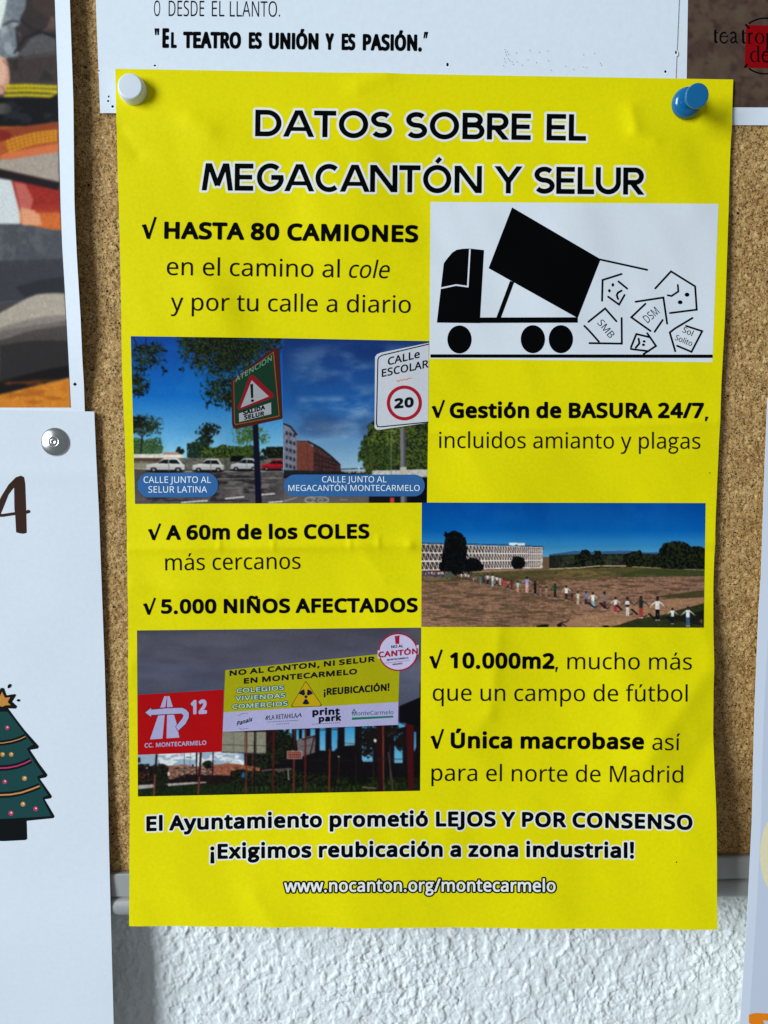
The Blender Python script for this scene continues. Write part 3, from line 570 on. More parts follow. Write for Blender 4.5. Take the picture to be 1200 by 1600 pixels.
    c.line([(255, 1240), (290, 1240), (262, 1268), (290, 1266)], 6, (150, 150, 148)); c.line(arc(325, 1254, 18, 13, 0, 360, 20), 6, (150, 150, 148))
    c.poly([(900, 735), (940, 732), (948, 1285), (904, 1285)], (104, 106, 112)); c.poly([(925, 735), (942, 732), (949, 1285), (932, 1285)], (64, 66, 74)); c.poly([(900, 1015), (945, 1012), (946, 1075), (901, 1078)], (168, 168, 160))
    c.line([(895, 175), (950, 160)], 14, (96, 90, 100)); c.poly([(0, 60), (60, 60), (60, 140), (20, 150)], (30, 70, 120))
    c.soften(1, .10)
    return c
def paint_field():
    c = Canvas(654, 780, 1108, 984, (100, 76, 60)).zoom(870, 780, 5)
    X0 = -1080
    c.poly([(X0, 0), (1180, 0), (1180, 240), (X0, 240)], (2, 60, 140), col2=(2, 84, 164)); c.poly([(X0, 240), (1180, 240), (1180, 450), (X0, 450)], (2, 84, 164), col2=(76, 152, 196)); c.mottle(X0, 0, 1180, 300, (16, 96, 172), .5, .03, 3, .3, soft=.2)
    c.poly([(-60, 430), (60, 415), (140, 402), (240, 412), (400, 405), (560, 402), (700, 415), (840, 412), (900, 395), (1180, 380), (1180, 500), (-60, 500)], (50, 84, 128))
    c.poly([(-60, 440), (200, 430), (600, 425), (1180, 430), (1180, 555), (-60, 545)], (22, 28, 26), grain=.8, seed=4)
    c.mottle(-60, 440, 860, 540, (50, 52, 34), .55, .25, 5, .8); c.mottle(-60, 425, 860, 470, (40, 56, 34), .5, .3, 6, .9); c.mottle(-60, 480, 500, 530, (74, 72, 60), .62, .3, 7, .7, 3., .6)
    for cx, cy, rx, ry, sd in ((185, 490, 50, 60, 1), (315, 475, 45, 70, 2), (225, 435, 45, 40, 12), (600, 470, 80, 70, 3), (950, 450, 160, 120, 4), (1100, 470, 120, 100, 5), (780, 490, 120, 50, 6), (870, 500, 120, 70, 14)): c.clump(cx, cy, rx, ry, DARKG, .2, .3, sd+50)
    c.line([(-60, 545), (180, 535), (340, 520), (540, 522)], 7, (168, 152, 122)); c.line([(540, 545), (600, 528), (800, 538), (860, 552)], 7, (128, 118, 84)); c.line([(1000, 548), (1150, 552)], 8, (124, 116, 100))
    # field
    c.poly([(X0, 560), (-60, 548), (540, 530), (1180, 556), (1180, 1010), (X0, 1010)], (116, 90, 74), col2=(132, 102, 84), grain=.5, seed=9)
    c.poly([(X0, 590), (-60, 552), (560, 530), (1180, 556), (1180, 600), (500, 610), (-100, 640), (X0, 650)], (64, 66, 36), .85, grain=.4); c.poly([(420, 600), (700, 545), (1150, 560), (1150, 600), (700, 608)], (46, 58, 30), .8)
    c.mottle(-60, 550, 460, 620, (130, 104, 60), .52, .12, 20, .5, .6, 3.)
    c.mottle(X0-300, 560, 1500, 1080, (66, 48, 42), .55, .12, 21, .6, .6, 4.0, .06); c.mottle(X0-300, 560, 1500, 1080, (142, 108, 88), .56, .11, 22, .6, .5, 4.2, .07); c.mottle(X0, 620, -300, 1000, (64, 56, 40), .54, .11, 23, .45, .6, 3.5, .08); c.mottle(-480, 560, 200, 980, (70, 58, 38), .55, .12, 24, .5, .6, 3.5, .08)
    c.poly([(760, 760), (1150, 708), (1150, 770), (860, 772)], (48, 48, 28), .8); c.poly([(500, 860), (800, 790), (1150, 765), (1150, 830), (900, 880), (700, 960), (200, 1000), (-200, 1000)], (150, 116, 88), .55)
    c.poly([(400, 1010), (620, 935), (820, 905), (1000, 850), (1150, 812), (1150, 1010)], (34, 42, 22), .95, grain=.5); c.poly([(830, 930), (1150, 870), (1150, 990), (1000, 960)], (16, 18, 18), .8)
    # long school building with white slanted fins
    c.zoom(655, 780, 5.333)
    c.poly([(15, 370), (1035, 398), (1022, 572), (15, 592)], (50, 42, 46), grain=.3); c.line([(15, 366), (700, 378), (1035, 396)], 5, (20, 26, 44)); c.line([(750, 374), (880, 376)], 22, (205, 215, 222)); c.line([(800, 382), (820, 382)], 8, (50, 60, 70))
    R_ = [((376, 404), (445, 455)), ((448, 458), (515, 508)), ((520, 512), (590, 568))]
    for k, ((a0, a1), (b0, b1)) in enumerate(R_):
        c.line([(15, a0), (1028, a1)], 6, (214, 208, 208)); c.line([(15, b0), (1024, b1)], 9, (214, 206, 204))
        xs = []; x = 18; st = 19.
        while x < 1025: xs.append(x); x += st; st *= .988
        for i in range(len(xs)-1):
            f0 = (xs[i]-15)/1010; f1 = (xs[i+1]-15)/1010
            ya = (a0+(a1-a0)*f0, b0+(b1-b0)*f0); yb = (a0+(a1-a0)*f1, b0+(b1-b0)*f1)
            p = (xs[i]+(8 if i % 2 else -3), ya[i % 2]); q = (xs[i+1]+(8 if i % 2 == 0 else -3)*1., yb[(i+1) % 2]); c.line([p, q], 4.8, (208, 200, 198))
    c.line([(1027, 398), (1020, 572)], 7, (210, 206, 206))
    for cx, cy, rx, ry, sd in ((300, 430, 92, 160, 1), (285, 540, 100, 95, 2), (440, 555, 84, 60, 3), (825, 530, 58, 52, 4)): c.clump(cx, cy, rx*1.12, ry*1.08, [(12, 16, 18), (6, 8, 12), (4, 6, 8)], .22, .3, sd+70); c.ell(cx, cy+10, rx*.5, ry*.6, (7, 9, 12))
    rb = random.Random(5)
    for k in range(150):
        cx, cy, rx, ry = rb.choice([(300, 430, 84, 138), (290, 560, 90, 60), (440, 560, 80, 54), (825, 530, 52, 46)]); a_ = rb.uniform(0, 6.3); q = rb.uniform(.7, 1.08); c.ell(cx+rx*q*math.cos(a_), cy+ry*q*math.sin(a_), rb.uniform(5, 12), rb.uniform(4, 8), rb.choice([(10, 12, 16), (18, 22, 22), (7, 8, 12)]))
    c.line([(420, 608), (700, 592), (1030, 574)], 6, (150, 130, 108))
    # the chain of people
    def person(x, y0, y1, top, leg, arms=1, skin=(92, 62, 52)):
        y0 = y0+(y1-y0)*.07; h = y1-y0; w = h*.088
        c.line([(x+w, y1-3), (x+w+h*.2, y1-h*.1-3)], h*.07, (22, 18, 18), .7)
        c.line([(x-w*.55, y1), (x-w*.45, y0+h*.5)], w*.95, leg); c.line([(x+w*.55, y1), (x+w*.45, y0+h*.5)], w*.95, leg)
        c.line([(x-w, y1), (x-w*.1, y1)], h*.05, (190, 190, 196), .8); c.line([(x+w*.2, y1), (x+w*1.1, y1)], h*.05, (190, 190, 196), .8)
        c.poly([(x-w*1.1, y0+h*.19), (x+w*1.1, y0+h*.19), (x+w*1.0, y0+h*.55), (x-w*1.0, y0+h*.55)], top)
        if arms:
            for sg in (-1, 1): c.line([(x+sg*w*.9, y0+h*.23), (x+sg*w*2.4, y0+h*.33), (x+sg*w*3.8, y0+h*.44)], h*.042, top); c.line([(x+sg*w*3.2, y0+h*.38), (x+sg*w*4.6, y0+h*.48)], h*.034, skin)
        c.ell(x, y0+h*.1, h*.075, h*.1, (26, 18, 18)); c.ell(x, y0+h*.125, h*.05, h*.06, skin, .5)
    rs = random.Random(3)
    for k in range(46):
        x = 30+k*5.2+rs.uniform(-3, 3); y = 592+rs.uniform(-4, 6)
        person(x, y, y+rs.uniform(48, 62), rs.choice([(190, 186, 190), (36, 32, 40), (150, 130, 130), (120, 60, 60), (70, 80, 110)]), rs.choice([(30, 26, 30), (80, 60, 60), (60, 66, 90)]), 0)
    c.poly([(200, 625), (250, 605), (290, 628), (280, 655), (215, 655)], (70, 78, 66))
    for x, y0, y1, t, l in ((320, 610, 668, (96, 70, 60), (60, 44, 40)), (352, 606, 676, (196, 192, 200), (100, 60, 60)), (386, 604, 674, (200, 196, 200), (60, 40, 46)), (410, 615, 678, (196, 180, 180), (80, 50, 50)), (430, 622, 680, (70, 66, 80), (60, 60, 70)),
                            (452, 640, 692, (196, 190, 190), (150, 120, 110)), (472, 628, 698, (136, 110, 96), (90, 60, 54)), (510, 625, 702, (70, 104, 128), (80, 112, 136)), (540, 628, 704, (24, 22, 36), (30, 26, 30)), (571, 612, 712, (206, 204, 210), (20, 20, 26)), (590, 640, 706, (60, 46, 50), (70, 50, 50)),
                            (611, 612, 722, (206, 206, 210), (120, 158, 176)), (648, 630, 712, (200, 196, 204), (24, 24, 34)), (675, 640, 712, (206, 190, 196), (206, 196, 200)), (706, 652, 738, (176, 32, 60), (150, 60, 60)), (740, 662, 744, (180, 104, 76), (36, 26, 30)), (770, 668, 760, (84, 28, 40), (84, 40, 40)),
                            (822, 672, 772, (156, 204, 206), (196, 136, 116)), (897, 632, 776, (162, 154, 204), (206, 160, 150)), (966, 668, 792, (24, 22, 28), (16, 16, 22)), (1012, 716, 802, (140, 104, 84), (120, 90, 80)), (1060, 718, 812, (150, 128, 106), (130, 104, 96)), (1132, 692, 824, (22, 54, 44), (14, 16, 20))): person(x, y0, y1, t, l)
    c.zoom(870, 780, 5)
    for x, y0, y1, t, l in ((74, 662, 788, (206, 208, 206), (40, 34, 32)), (118, 728, 802, (50, 26, 28), (96, 40, 36)), (165, 710, 818, (190, 184, 168), (170, 150, 140)), (228, 708, 826, (92, 110, 142), (40, 28, 34)), (282, 714, 850, (204, 208, 212), (110, 164, 186)), (372, 708, 862, (112, 104, 106), (80, 36, 44)),
                            (458, 752, 886, (206, 206, 206), (158, 32, 60)), (552, 750, 908, (28, 26, 34), (190, 184, 186)), (658, 742, 926, (30, 36, 34), (140, 52, 48)), (786, 746, 944, (204, 206, 210), (14, 14, 20)), (903, 836, 972, (206, 208, 212), (24, 24, 28)), (1024, 824, 992, (200, 204, 214), (56, 84, 124)), (1130, 920, 1000, (90, 70, 70), (50, 40, 40))): person(x, y0, y1, t, l)
    c.poly([(536, 795), (566, 795), (566, 822), (536, 822)], (200, 200, 206))
    for x, y in ((300, 850), (395, 855), (520, 870), (640, 905), (775, 940), (915, 965)): c.poly([(x-70, y-45), (x-45, y-50), (x, y-5), (x-14, y+2)], (20, 16, 22), .85)
    c.line([(0, 985), (40, 962), (75, 958), (95, 940)], 8, (14, 12, 14)); c.ell(20, 985, 20, 13, (18, 16, 18)); c.line([(30, 965), (75, 995)], 7, (14, 12, 14)); c.poly([(-160, 992), (-120, 980), (-60, 976), (-70, 1000), (-160, 1005)], (14, 12, 14)); c.ell(383, 994, 26, 10, (20, 20, 20))
    c.zoom(870, 780, 5); c.A[(c.Y > 893)] *= (1+.45*(fbm(c.X*.5, c.Y*1.6, .8, 77, 3)-.5))[c.Y > 893][:, None]
    return c
def paint_boards():
    c = Canvas(208, 978, 664, 1250, (70, 72, 90)).zoom(200, 970, 2.553)
    c.poly([(20, 20), (1190, 20), (1190, 170), (20, 170)], (62, 62, 76), col2=(74, 76, 96)); c.poly([(20, 170), (1190, 170), (1190, 460), (20, 460)], (78, 82, 106), col2=(60, 66, 90))
    c.mottle(-200, -60, 1400, 330, (98, 100, 118), .56, .02, 5, .35, .6, 2.4, .3); c.mottle(-200, -60, 1400, 330, (42, 44, 58), .57, .02, 6, .35, .6, 2.4, .3)
    c.poly([(30, 520), (700, 400), (700, 700), (30, 700)], (132, 156, 182)); c.mottle(30, 500, 600, 620, (206, 216, 224), .46, .05, 7, .9, 1., 2.2); c.mottle(30, 500, 600, 620, (90, 112, 146), .6, .05, 17, .6, 1., 2.2)
    c.zoom(340, 1120, 3.636)
    # dark steelwork with bright gaps on the right
    c.poly([(150, 50), (1170, 30), (1170, 440), (150, 440)], (16, 12, 18), grain=.6)
    c.poly([(330, 60), (430, 60), (430, 200), (330, 210)], (96, 156, 200))
    sky = (44, 132, 188)
    for q in ([(447, 70), (462, 70), (462, 135), (447, 135)], [(480, 70), (497, 70), (497, 120), (480, 120)], [(527, 68), (555, 68), (555, 100), (527, 112)], [(580, 62), (614, 62), (612, 192), (580, 190)], [(648, 62), (682, 62), (680, 175), (655, 250), (648, 170)], [(722, 58), (780, 56), (780, 160), (722, 165)],
              [(820, 54), (905, 50), (885, 120), (882, 255), (820, 255)], [(985, 55), (1000, 20), (1068, 48), (1064, 56), (1000, 72)], [(1003, 95), (1050, 88), (1050, 262), (1003, 262)], [(1116, 85), (1128, 85), (1128, 170), (1116, 200)]): c.poly(q, sky, col2=(96, 160, 196))
    c.line([(1030, 24), (1070, 40)], 6, (150, 190, 204)); c.line([(350, 92), (440, 96)], 4, (30, 34, 40)); c.line([(580, 75), (680, 72)], 5, (20, 18, 20)); c.line([(722, 150), (780, 153)], 5, (90, 70, 60))
    c.clump(860, 130, 80, 110, [(22, 20, 20), (14, 12, 14)], .55, .5, 5, ); c.clump(1040, 140, 50, 70, [(22, 20, 20), (14, 12, 14)], .6, .5, 6); c.clump(970, 70, 60, 40, [(30, 24, 24), (14, 12, 14)], .4, .5, 7)
    c.clump(350, 160, 80, 95, DARKG, .36, .4, 8); c.clump(270, 240, 90, 60, DARKG, .5, .4, 9); c.clump(300, 120, 50, 70, [(40, 20, 18), (14, 12, 14)], .45, .4, 10); c.clump(390, 160, 35, 45, DARKG, .4, .5, 11)
    c.poly([(25, 85), (275, 85), (275, 205), (25, 205)], (118, 118, 106), grain=.25)
    for x in (90, 155, 220): c.line([(x, 85), (x, 205)], 3, (50, 50, 50))
    c.line([(25, 158), (275, 165)], 4, (60, 60, 58)); c.line([(20, 200), (275, 210)], 5, (50, 50, 54))
    c.poly([(450, 130), (555, 100), (552, 235), (460, 255)], (96, 92, 98), grain=.3); c.line([(480, 130), (550, 110), (520, 240)], 7, (30, 16, 20)); c.line([(470, 170), (550, 160)], 4, (56, 44, 50))
    c.poly([(560, 200), (660, 195), (690, 165), (780, 165), (830, 262), (1170, 262), (1170, 440), (150, 440), (150, 330)], (14, 12, 16), grain=.8, seed=6)
    c.poly([(-20, 275), (60, 262), (120, 268), (240, 290), (240, 350), (-20, 350)], (132, 78, 58), grain=.6, seed=6); c.mottle(-20, 270, 240, 350, (60, 30, 26), .55, .7, 7, .8); c.mottle(-20, 270, 240, 350, (186, 150, 120), .66, .6, 8, .8)
    c.poly([(250, 300), (420, 290), (440, 345), (250, 345)], (88, 80, 76), .8, grain=.9)
    c.poly([(-500, 335), (1170, 345), (1170, 445), (-500, 445)], (18, 26, 14), grain=1.2, seed=7); c.mottle(0, 350, 1170, 440, (44, 62, 28), .58, .35, 9, .8, 2., .5); c.mottle(0, 340, 1170, 400, (8, 10, 8), .5, .1, 10, .7)
    c.clump(120, 345, 160, 45, DARKG, .3, .4, 40); c.clump(420, 350, 200, 45, DARKG, .3, .4, 41)
    c.line([(820, 400), (900, 406)], 6, (110, 100, 80)); c.ell(895, 135, 8, 10, (190, 196, 196)); c.ell(688, 226, 5, 5, (170, 170, 170)); c.line([(400, 300), (404, 360)], 6, (130, 130, 130)); c.ell(146, 332, 9, 16, (30, 84, 140))
    for x, t_, w_, cc in ((165, 85, 11, (96, 44, 34)), (212, 85, 13, (26, 16, 20)), (200, 200, 6, (90, 44, 36)), (318, 75, 13, (74, 24, 22)), (436, 66, 13, (96, 48, 36)), (500, 66, 13, (82, 30, 28)), (637, 180, 12, (110, 46, 36)), (940, 50, 11, (118, 60, 44)), (690, 230, 5, (70, 34, 30)), (885, 262, 5, (60, 30, 30)), (785, 220, 5, (50, 34, 30)), (980, 160, 5, (60, 50, 50))):
        c.line([(x, t_), (x-(4 if x < 700 else -1), 435 if w_ > 9 else 380)], w_*.78, tuple(v*.86 for v in cc))
    c.line([(428, 66), (432, 190)], 12, (20, 16, 20)); c.poly([(1070, 40), (1112, 40), (1112, 430), (1085, 430)], (58, 14, 17)); c.poly([(905, 50), (935, 50), (940, 430), (912, 430)], (34, 12, 16)); c.line([(965, 110), (1000, 90)], 5, (60, 40, 40)); c.line([(970, 200), (998, 430)], 6, (70, 60, 60)); c.line([(0, 238), (1040, 250)], 1, (60, 50, 50), .6)
    c.line([(900, 238), (1060, 240)], 4, (30, 30, 34)); c.poly([(1030, -60), (1170, -120), (1170, 60), (1030, 30)], (10, 9, 16)); c.poly([(1150, -200), (1170, -200), (1170, 440), (1145, 440)], (10, 9, 14))
    c.poly([(396, 196), (478, 196), (478, 236), (396, 236)], (96, 36, 32)); c.line([(396, 196), (478, 196), (478, 236), (396, 236), (396, 196)], 3, (190, 170, 160))
    for r_, y in enumerate((208, 223)):
        for k in range(6): c.line([(404+k*12, y), (411+k*12, y)], 5, (196, 180, 170), .8)
    # left, under the red board
    c.zoom(210, 1060, 8)
    for cx, cy, rx, ry, sd in ((130, 1170, 150, 120, 1), (300, 1180, 150, 120, 2), (230, 1230, 230, 100, 3), (80, 1240, 80, 90, 5)): c.clump(cx, cy, rx, ry, [(36, 30, 22), (20, 16, 18), (10, 9, 12)], .33, .35, sd+90)
    c.mottle(40, 1170, 200, 1290, (120, 56, 40), .6, .5, 3, .8)
    c.poly([(430, 1090), (620, 1075), (760, 1100), (1200, 1085), (1200, 1260), (430, 1260)], (120, 84, 70), grain=1.0, seed=3); c.mottle(420, 1080, 1200, 1260, (186, 170, 158), .58, .7, 4, .8, .5, 2.); c.mottle(420, 1090, 1200, 1270, (40, 22, 22), .52, .5, 5, .85, .6, 2.); c.poly([(990, 1070), (1200, 1090), (1200, 1210), (990, 1200)], (132, 74, 58), .7, grain=.9); c.clump(920, 1080, 80, 50, DARKG, .3, .5, 6)
    c.poly([(640, 1200), (1210, 1215), (1210, 1500), (40, 1500), (40, 1330), (400, 1290)], (22, 16, 16), grain=1., seed=4)
    c.poly([(40, 1335), (760, 1295), (900, 1290), (900, 1305), (420, 1345), (40, 1385)], (150, 146, 146), grain=.6); c.poly([(40, 1385), (420, 1345), (900, 1320), (1200, 1310), (1200, 1500), (40, 1500)], (20, 32, 18), grain=1.2, seed=8)
    c.clump(340, 1350, 80, 60, DARKG, .25, .5, 7); c.clump(330, 1225, 90, 100, DARKG, .25, .4, 8); c.poly([(40, 990), (78, 988), (78, 1052), (40, 1055)], (24, 30, 34))
    c.line([(625, 930), (622, 1240)], 10, (60, 50, 56)); c.line([(700, 930), (695, 1100)], 6, (90, 96, 110)); c.line([(645, 985), (720, 990)], 12, (50, 54, 60), .9); c.line([(720, 975), (830, 940)], 3, (60, 60, 70)); c.poly([(718, 1078), (745, 1078), (745, 1102), (718, 1102)], (20, 20, 30)); c.poly([(415, 1170), (440, 1170), (440, 1215), (415, 1215)], (200, 196, 190))
    c.line([(278, 945), (262, 1200), (245, 1470)], 26, (26, 14, 18)); c.line([(258, 1200), (243, 1470)], 20, (104, 56, 42)); c.line([(778, 920), (775, 1300)], 18, (22, 12, 20)); c.line([(832, 915), (815, 1200), (797, 1450)], 28, (40, 16, 20)); c.line([(812, 1230), (797, 1450)], 20, (100, 48, 36)); c.line([(984, 915), (975, 1380)], 14, (34, 14, 20))
    c.soften(1, .10)
    return c
def paint_costume():
    c = Canvas(-260, -160, 116, 644, (60, 58, 62)).zoom(0, 0, 5)
    g_ = .35
    c.poly([(-1300, -800), (260, -800), (440, -800), (460, 640), (-1300, 640)], (48, 44, 46), grain=g_)
    c.poly([(-1300, -800), (260, -800), (200, 60), (120, 220), (140, 460), (-1300, 480)], (98, 108, 120), grain=.5, seed=3); c.mottle(-1300, -600, 160, 480, (140, 150, 158), .55, .06, 7, .7); c.mottle(0, 120, 170, 460, (150, 162, 174), .48, .08, 8, .6)
    c.poly([(-1300, -800), (30, -800), (50, 20), (35, 100), (0, 230), (-1300, 300)], (196, 212, 214), grain=.1); 
    c.poly([(230, -100), (445, -100), (450, 180), (350, 120), (260, 60)], (58, 50, 48), .8); c.mottle(300, -50, 450, 260, (104, 84, 74), .55, .06, 9, .6)
    c.line([(20, 200), (90, 165), (150, 170)], 16, (40, 42, 52), .8); c.line([(440, 285), (300, 250), (190, 300), (110, 420)], 20, (26, 26, 34), .8); c.line([(160, 150), (250, 230), (330, 240)], 22, (30, 30, 38), .6)
    c.poly([(150, 420), (240, 300), (330, 262), (440, 310), (445, 430), (200, 470)], (92, 98, 108), .55, grain=.5)
    c.poly([(60, 450), (445, 400), (450, 655), (60, 655)], (58, 52, 52), .7, grain=.3); c.mottle(60, 440, 450, 650, (34, 32, 34), .52, .04, 12, .6)
    c.ell(10, 590, 68, 150, (176, 136, 122)); c.ell(-10, 560, 60, 120, (196, 158, 142)); c.line([(20, 470), (70, 520), (78, 600)], 8, (90, 50, 40), .7); c.line([(-10, 660), (36, 700), (30, 760)], 10, (120, 76, 64), .7)
    for k, (y, h_) in enumerate(((672, 28), (708, 30), (744, 22))):
        c.line([(46 if k < 2 else 36, y+4), (200, y-2), (450, y+10)], h_, (168, 158, 14)); 
        for q in range(26): c.line([(52+q*15, y-h_*.3), (60+q*15, y+h_*.35)], 3, (214, 206, 70) if q % 2 else (110, 100, 8), .7)
    c.line([(40, 726), (200, 720), (400, 728)], 6, (60, 50, 20)); c.line([(50, 690), (200, 686), (450, 694)], 5, (80, 70, 16))
    c.poly([(-1300, 770), (40, 762), (390, 764), (455, 735), (460, 985), (-1300, 1010)], (16, 17, 20), grain=.5); c.ell(20, 850, 70, 44, (92, 90, 90), .7); c.mottle(0, 770, 460, 980, (38, 42, 50), .55, .05, 13, .6, 1., 2.)
    c.poly([(-1300, 1010), (200, 985), (460, 950), (460, 1190), (100, 1240), (-1300, 1290)], (150, 74, 38), grain=.35); c.poly([(0, 1010), (200, 985), (460, 955), (460, 1010), (200, 1050), (0, 1090)], (116, 52, 30), .8); c.ell(-30, 1060, 120, 50, (104, 26, 24), .8); c.poly([(0, 1210), (120, 1180), (460, 1120), (460, 1190), (100, 1245), (0, 1270)], (196, 110, 72), .7)
    for k in range(4):
        a = (45+k*8, 1110+k*26); b = (452, 1022+k*24)
        for q in range(24):
            f = q/24; x = a[0]+(b[0]-a[0])*f; y = a[1]+(b[1]-a[1])*f-18*math.sin(f*3.1); c.ell(x, y, 10, 9, (196, 146, 20) if q % 2 else (150, 100, 14)); c.ell(x, y-3, 5, 3, (224, 190, 80), .7)
    c.poly([(-1300, 1290), (80, 1245), (300, 1210), (460, 1188), (462, 1440), (200, 1370), (-1300, 1250)], (146, 138, 132), grain=.25, seed=8)
    c.poly([(-1300, 1420), (0, 1395), (90, 1410), (140, 1500), (160, 1750), (-1300, 1760)], (182, 194, 204), grain=.08)
    c.poly([(90, 1410), (300, 1440), (465, 1450), (470, 1640), (150, 1640)], (132, 36, 30), grain=.5); c.poly([(110, 1420), (200, 1440), (260, 1560), (240, 1640), (160, 1640)], (190, 120, 116), .6)
    c.poly([(150, 1640), (470, 1640), (480, 1800), (200, 1780), (160, 1740)], (178, 92, 44), grain=.4); c.poly([(160, 1620), (300, 1650), (330, 1760), (170, 1760)], (206, 160, 136), .7); c.poly([(260, 1600), (470, 1600), (470, 1660), (280, 1665)], (140, 44, 32), .8)
    c.line([(-1300, 1240), (0, 1352), (240, 1405), (462, 1455)], 66, (26, 20, 24)); c.line([(0, 1322), (240, 1376), (462, 1426)], 10, (86, 60, 56), .6)
    c.zoom(0, 320, 5)
    c.poly([(-1300, 150), (60, 152), (250, 162), (350, 185), (480, 205), (505, 720), (-1300, 900)], (66, 70, 80), grain=.35, seed=14); c.mottle(-1300, 150, 500, 500, (94, 98, 106), .56, .1, 15, .5); c.poly([(-1300, 480), (500, 420), (505, 720), (-1300, 860)], (42, 42, 52), .6); c.poly([(120, 640), (300, 590), (505, 560), (505, 695), (400, 690), (290, 700), (200, 735)], (26, 30, 34), .55)
    c.poly([(-1300, 1100), (0, 845), (130, 775), (210, 730), (290, 700), (400, 690), (505, 692), (520, 900), (-1300, 1200)], (150, 146, 138), grain=.3, seed=15)
    c.poly([(-1300, 1100), (0, 960), (200, 900), (360, 870), (512, 860), (525, 1000), (-1300, 1200)], (110, 104, 104), .75, grain=.4); c.poly([(-1300, 1100), (0, 1060), (250, 980), (522, 940), (540, 1300), (0, 1480), (-1300, 1500)], (62, 58, 58), .9, grain=.45); c.poly([(0, 1100), (250, 1060), (530, 1060), (540, 1300), (0, 1480)], (32, 31, 34), .75)
    c.poly([(-1300, 1500), (0, 1380), (140, 1340), (350, 1290), (538, 1255), (545, 1345), (250, 1420), (0, 1480), (-1300, 1640)], (20, 18, 20))
    c.poly([(-1300, 1640), (0, 1484), (250, 1422), (546, 1352), (556, 1700), (-1300, 1700)], (186, 118, 40), grain=.25, seed=18); c.mottle(0, 1350, 556, 1600, (140, 74, 20), .56, .06, 19, .6, .6, 3.)
    c.soften(3, .15)
    return c
def paint_brown():
    c = Canvas(1070, -40, 1240, 174, (76, 64, 58)); c.mottle(1000, -110, 1300, 240, (64, 50, 48), .5, .05, 3, .7, soft=.12); c.mottle(1000, -110, 1300, 240, (84, 74, 62), .55, .07, 4, .6, soft=.12); c.mottle(1000, -110, 1300, 240, (50, 38, 38), .66, .09, 5, .6, soft=.08)
    c.soften(2, .1)
    return c

# ------------------------------------------------------------------ the wall and the cork board
flat = lambda d: (lambda x, z: np.full(np.shape(x), float(d)))
def xz(px, py, d=0.0): return on_surface(np.array([px]), np.array([py]), flat(d))[0][[0, 2]]
def zp(py, d=0.0): return xz(600, py, d)[1]
def ticks(lo_, hi_, coarse, *dense):
    v = [np.arange(lo_, hi_+1e-9, coarse)]
    for a, b, s in dense: v = [q[(q < a) | (q > b)] for q in v]+[np.arange(a, b, s)]
    return np.unique(np.round(np.concatenate(v), 6))
def wall_relief(x, z):
    wx = x+.0016*(fbm(x, z, 260, 71, 2)-.5); wz = z+.0016*(fbm(x, z, 260, 81, 2)-.5)
    a = fbm(wx*1.15, wz*.85, 330, 91, 3, .5); b = fbm(wx+.4*wz, wz, 620, 95, 2); c = np.abs(fbm(wx, wz-.3*wx, 300, 99, 2)-.5)
    m = .35+.65*sstep(.3, .6, fbm(x, z, 45, 60, 2))
    return .00052*sstep(.38, .68, a)+.00038*sstep(.40, .70, b)*m+.00028*np.exp(-(c/.045)**2)*m+.00028*fbm(wx, wz, 900, 103, 2)
WALL_Y = 0.007
xs = ticks(-1.3, 1.3, .05, (xz(150, 1500, -WALL_Y)[0], xz(1225, 1500, -WALL_Y)[0], .00036)); zs = ticks(-1.0, 1.0, .05, (zp(1680, -WALL_Y), zp(1385, -WALL_Y), .00036))[::-1]
X, Z = np.meshgrid(xs, zs)
P = np.stack([X, WALL_Y-wall_relief(X, Z), Z], -1).reshape(-1, 3)
m, nt, b = new_mat('white_textured_plaster')
tc = nd(nt, 'ShaderNodeTexCoord'); n1 = nd(nt, 'ShaderNodeTexNoise'); n1.inputs['Scale'].default_value = 60; n1.inputs['Detail'].default_value = 5
cr = nd(nt, 'ShaderNodeValToRGB'); cr.color_ramp.elements[0].color = (.80, .80, .775, 1); cr.color_ramp.elements[0].position = .35; cr.color_ramp.elements[1].color = (.87, .87, .845, 1); cr.color_ramp.elements[1].position = .6
n2 = nd(nt, 'ShaderNodeTexNoise'); n2.inputs['Scale'].default_value = 1500; n2.inputs['Detail'].default_value = 4; bp = nd(nt, 'ShaderNodeBump'); bp.inputs['Strength'].default_value = .35; bp.inputs['Distance'].default_value = .0003
for a_, b_ in ((tc.outputs['Object'], n1.inputs['Vector']), (tc.outputs['Object'], n2.inputs['Vector']), (n1.outputs['Fac'], cr.inputs['Fac']), (cr.outputs['Color'], b.inputs['Base Color']), (n2.outputs['Fac'], bp.inputs['Height']), (bp.outputs['Normal'], b.inputs['Normal'])): nt.links.new(a_, b_)
b.inputs['Roughness'].default_value = .55; b.inputs['Specular IOR Level'].default_value = .35
wall = mesh_np('wall', P, [grid_faces(len(zs), len(xs))], m); wall['kind'] = 'structure'

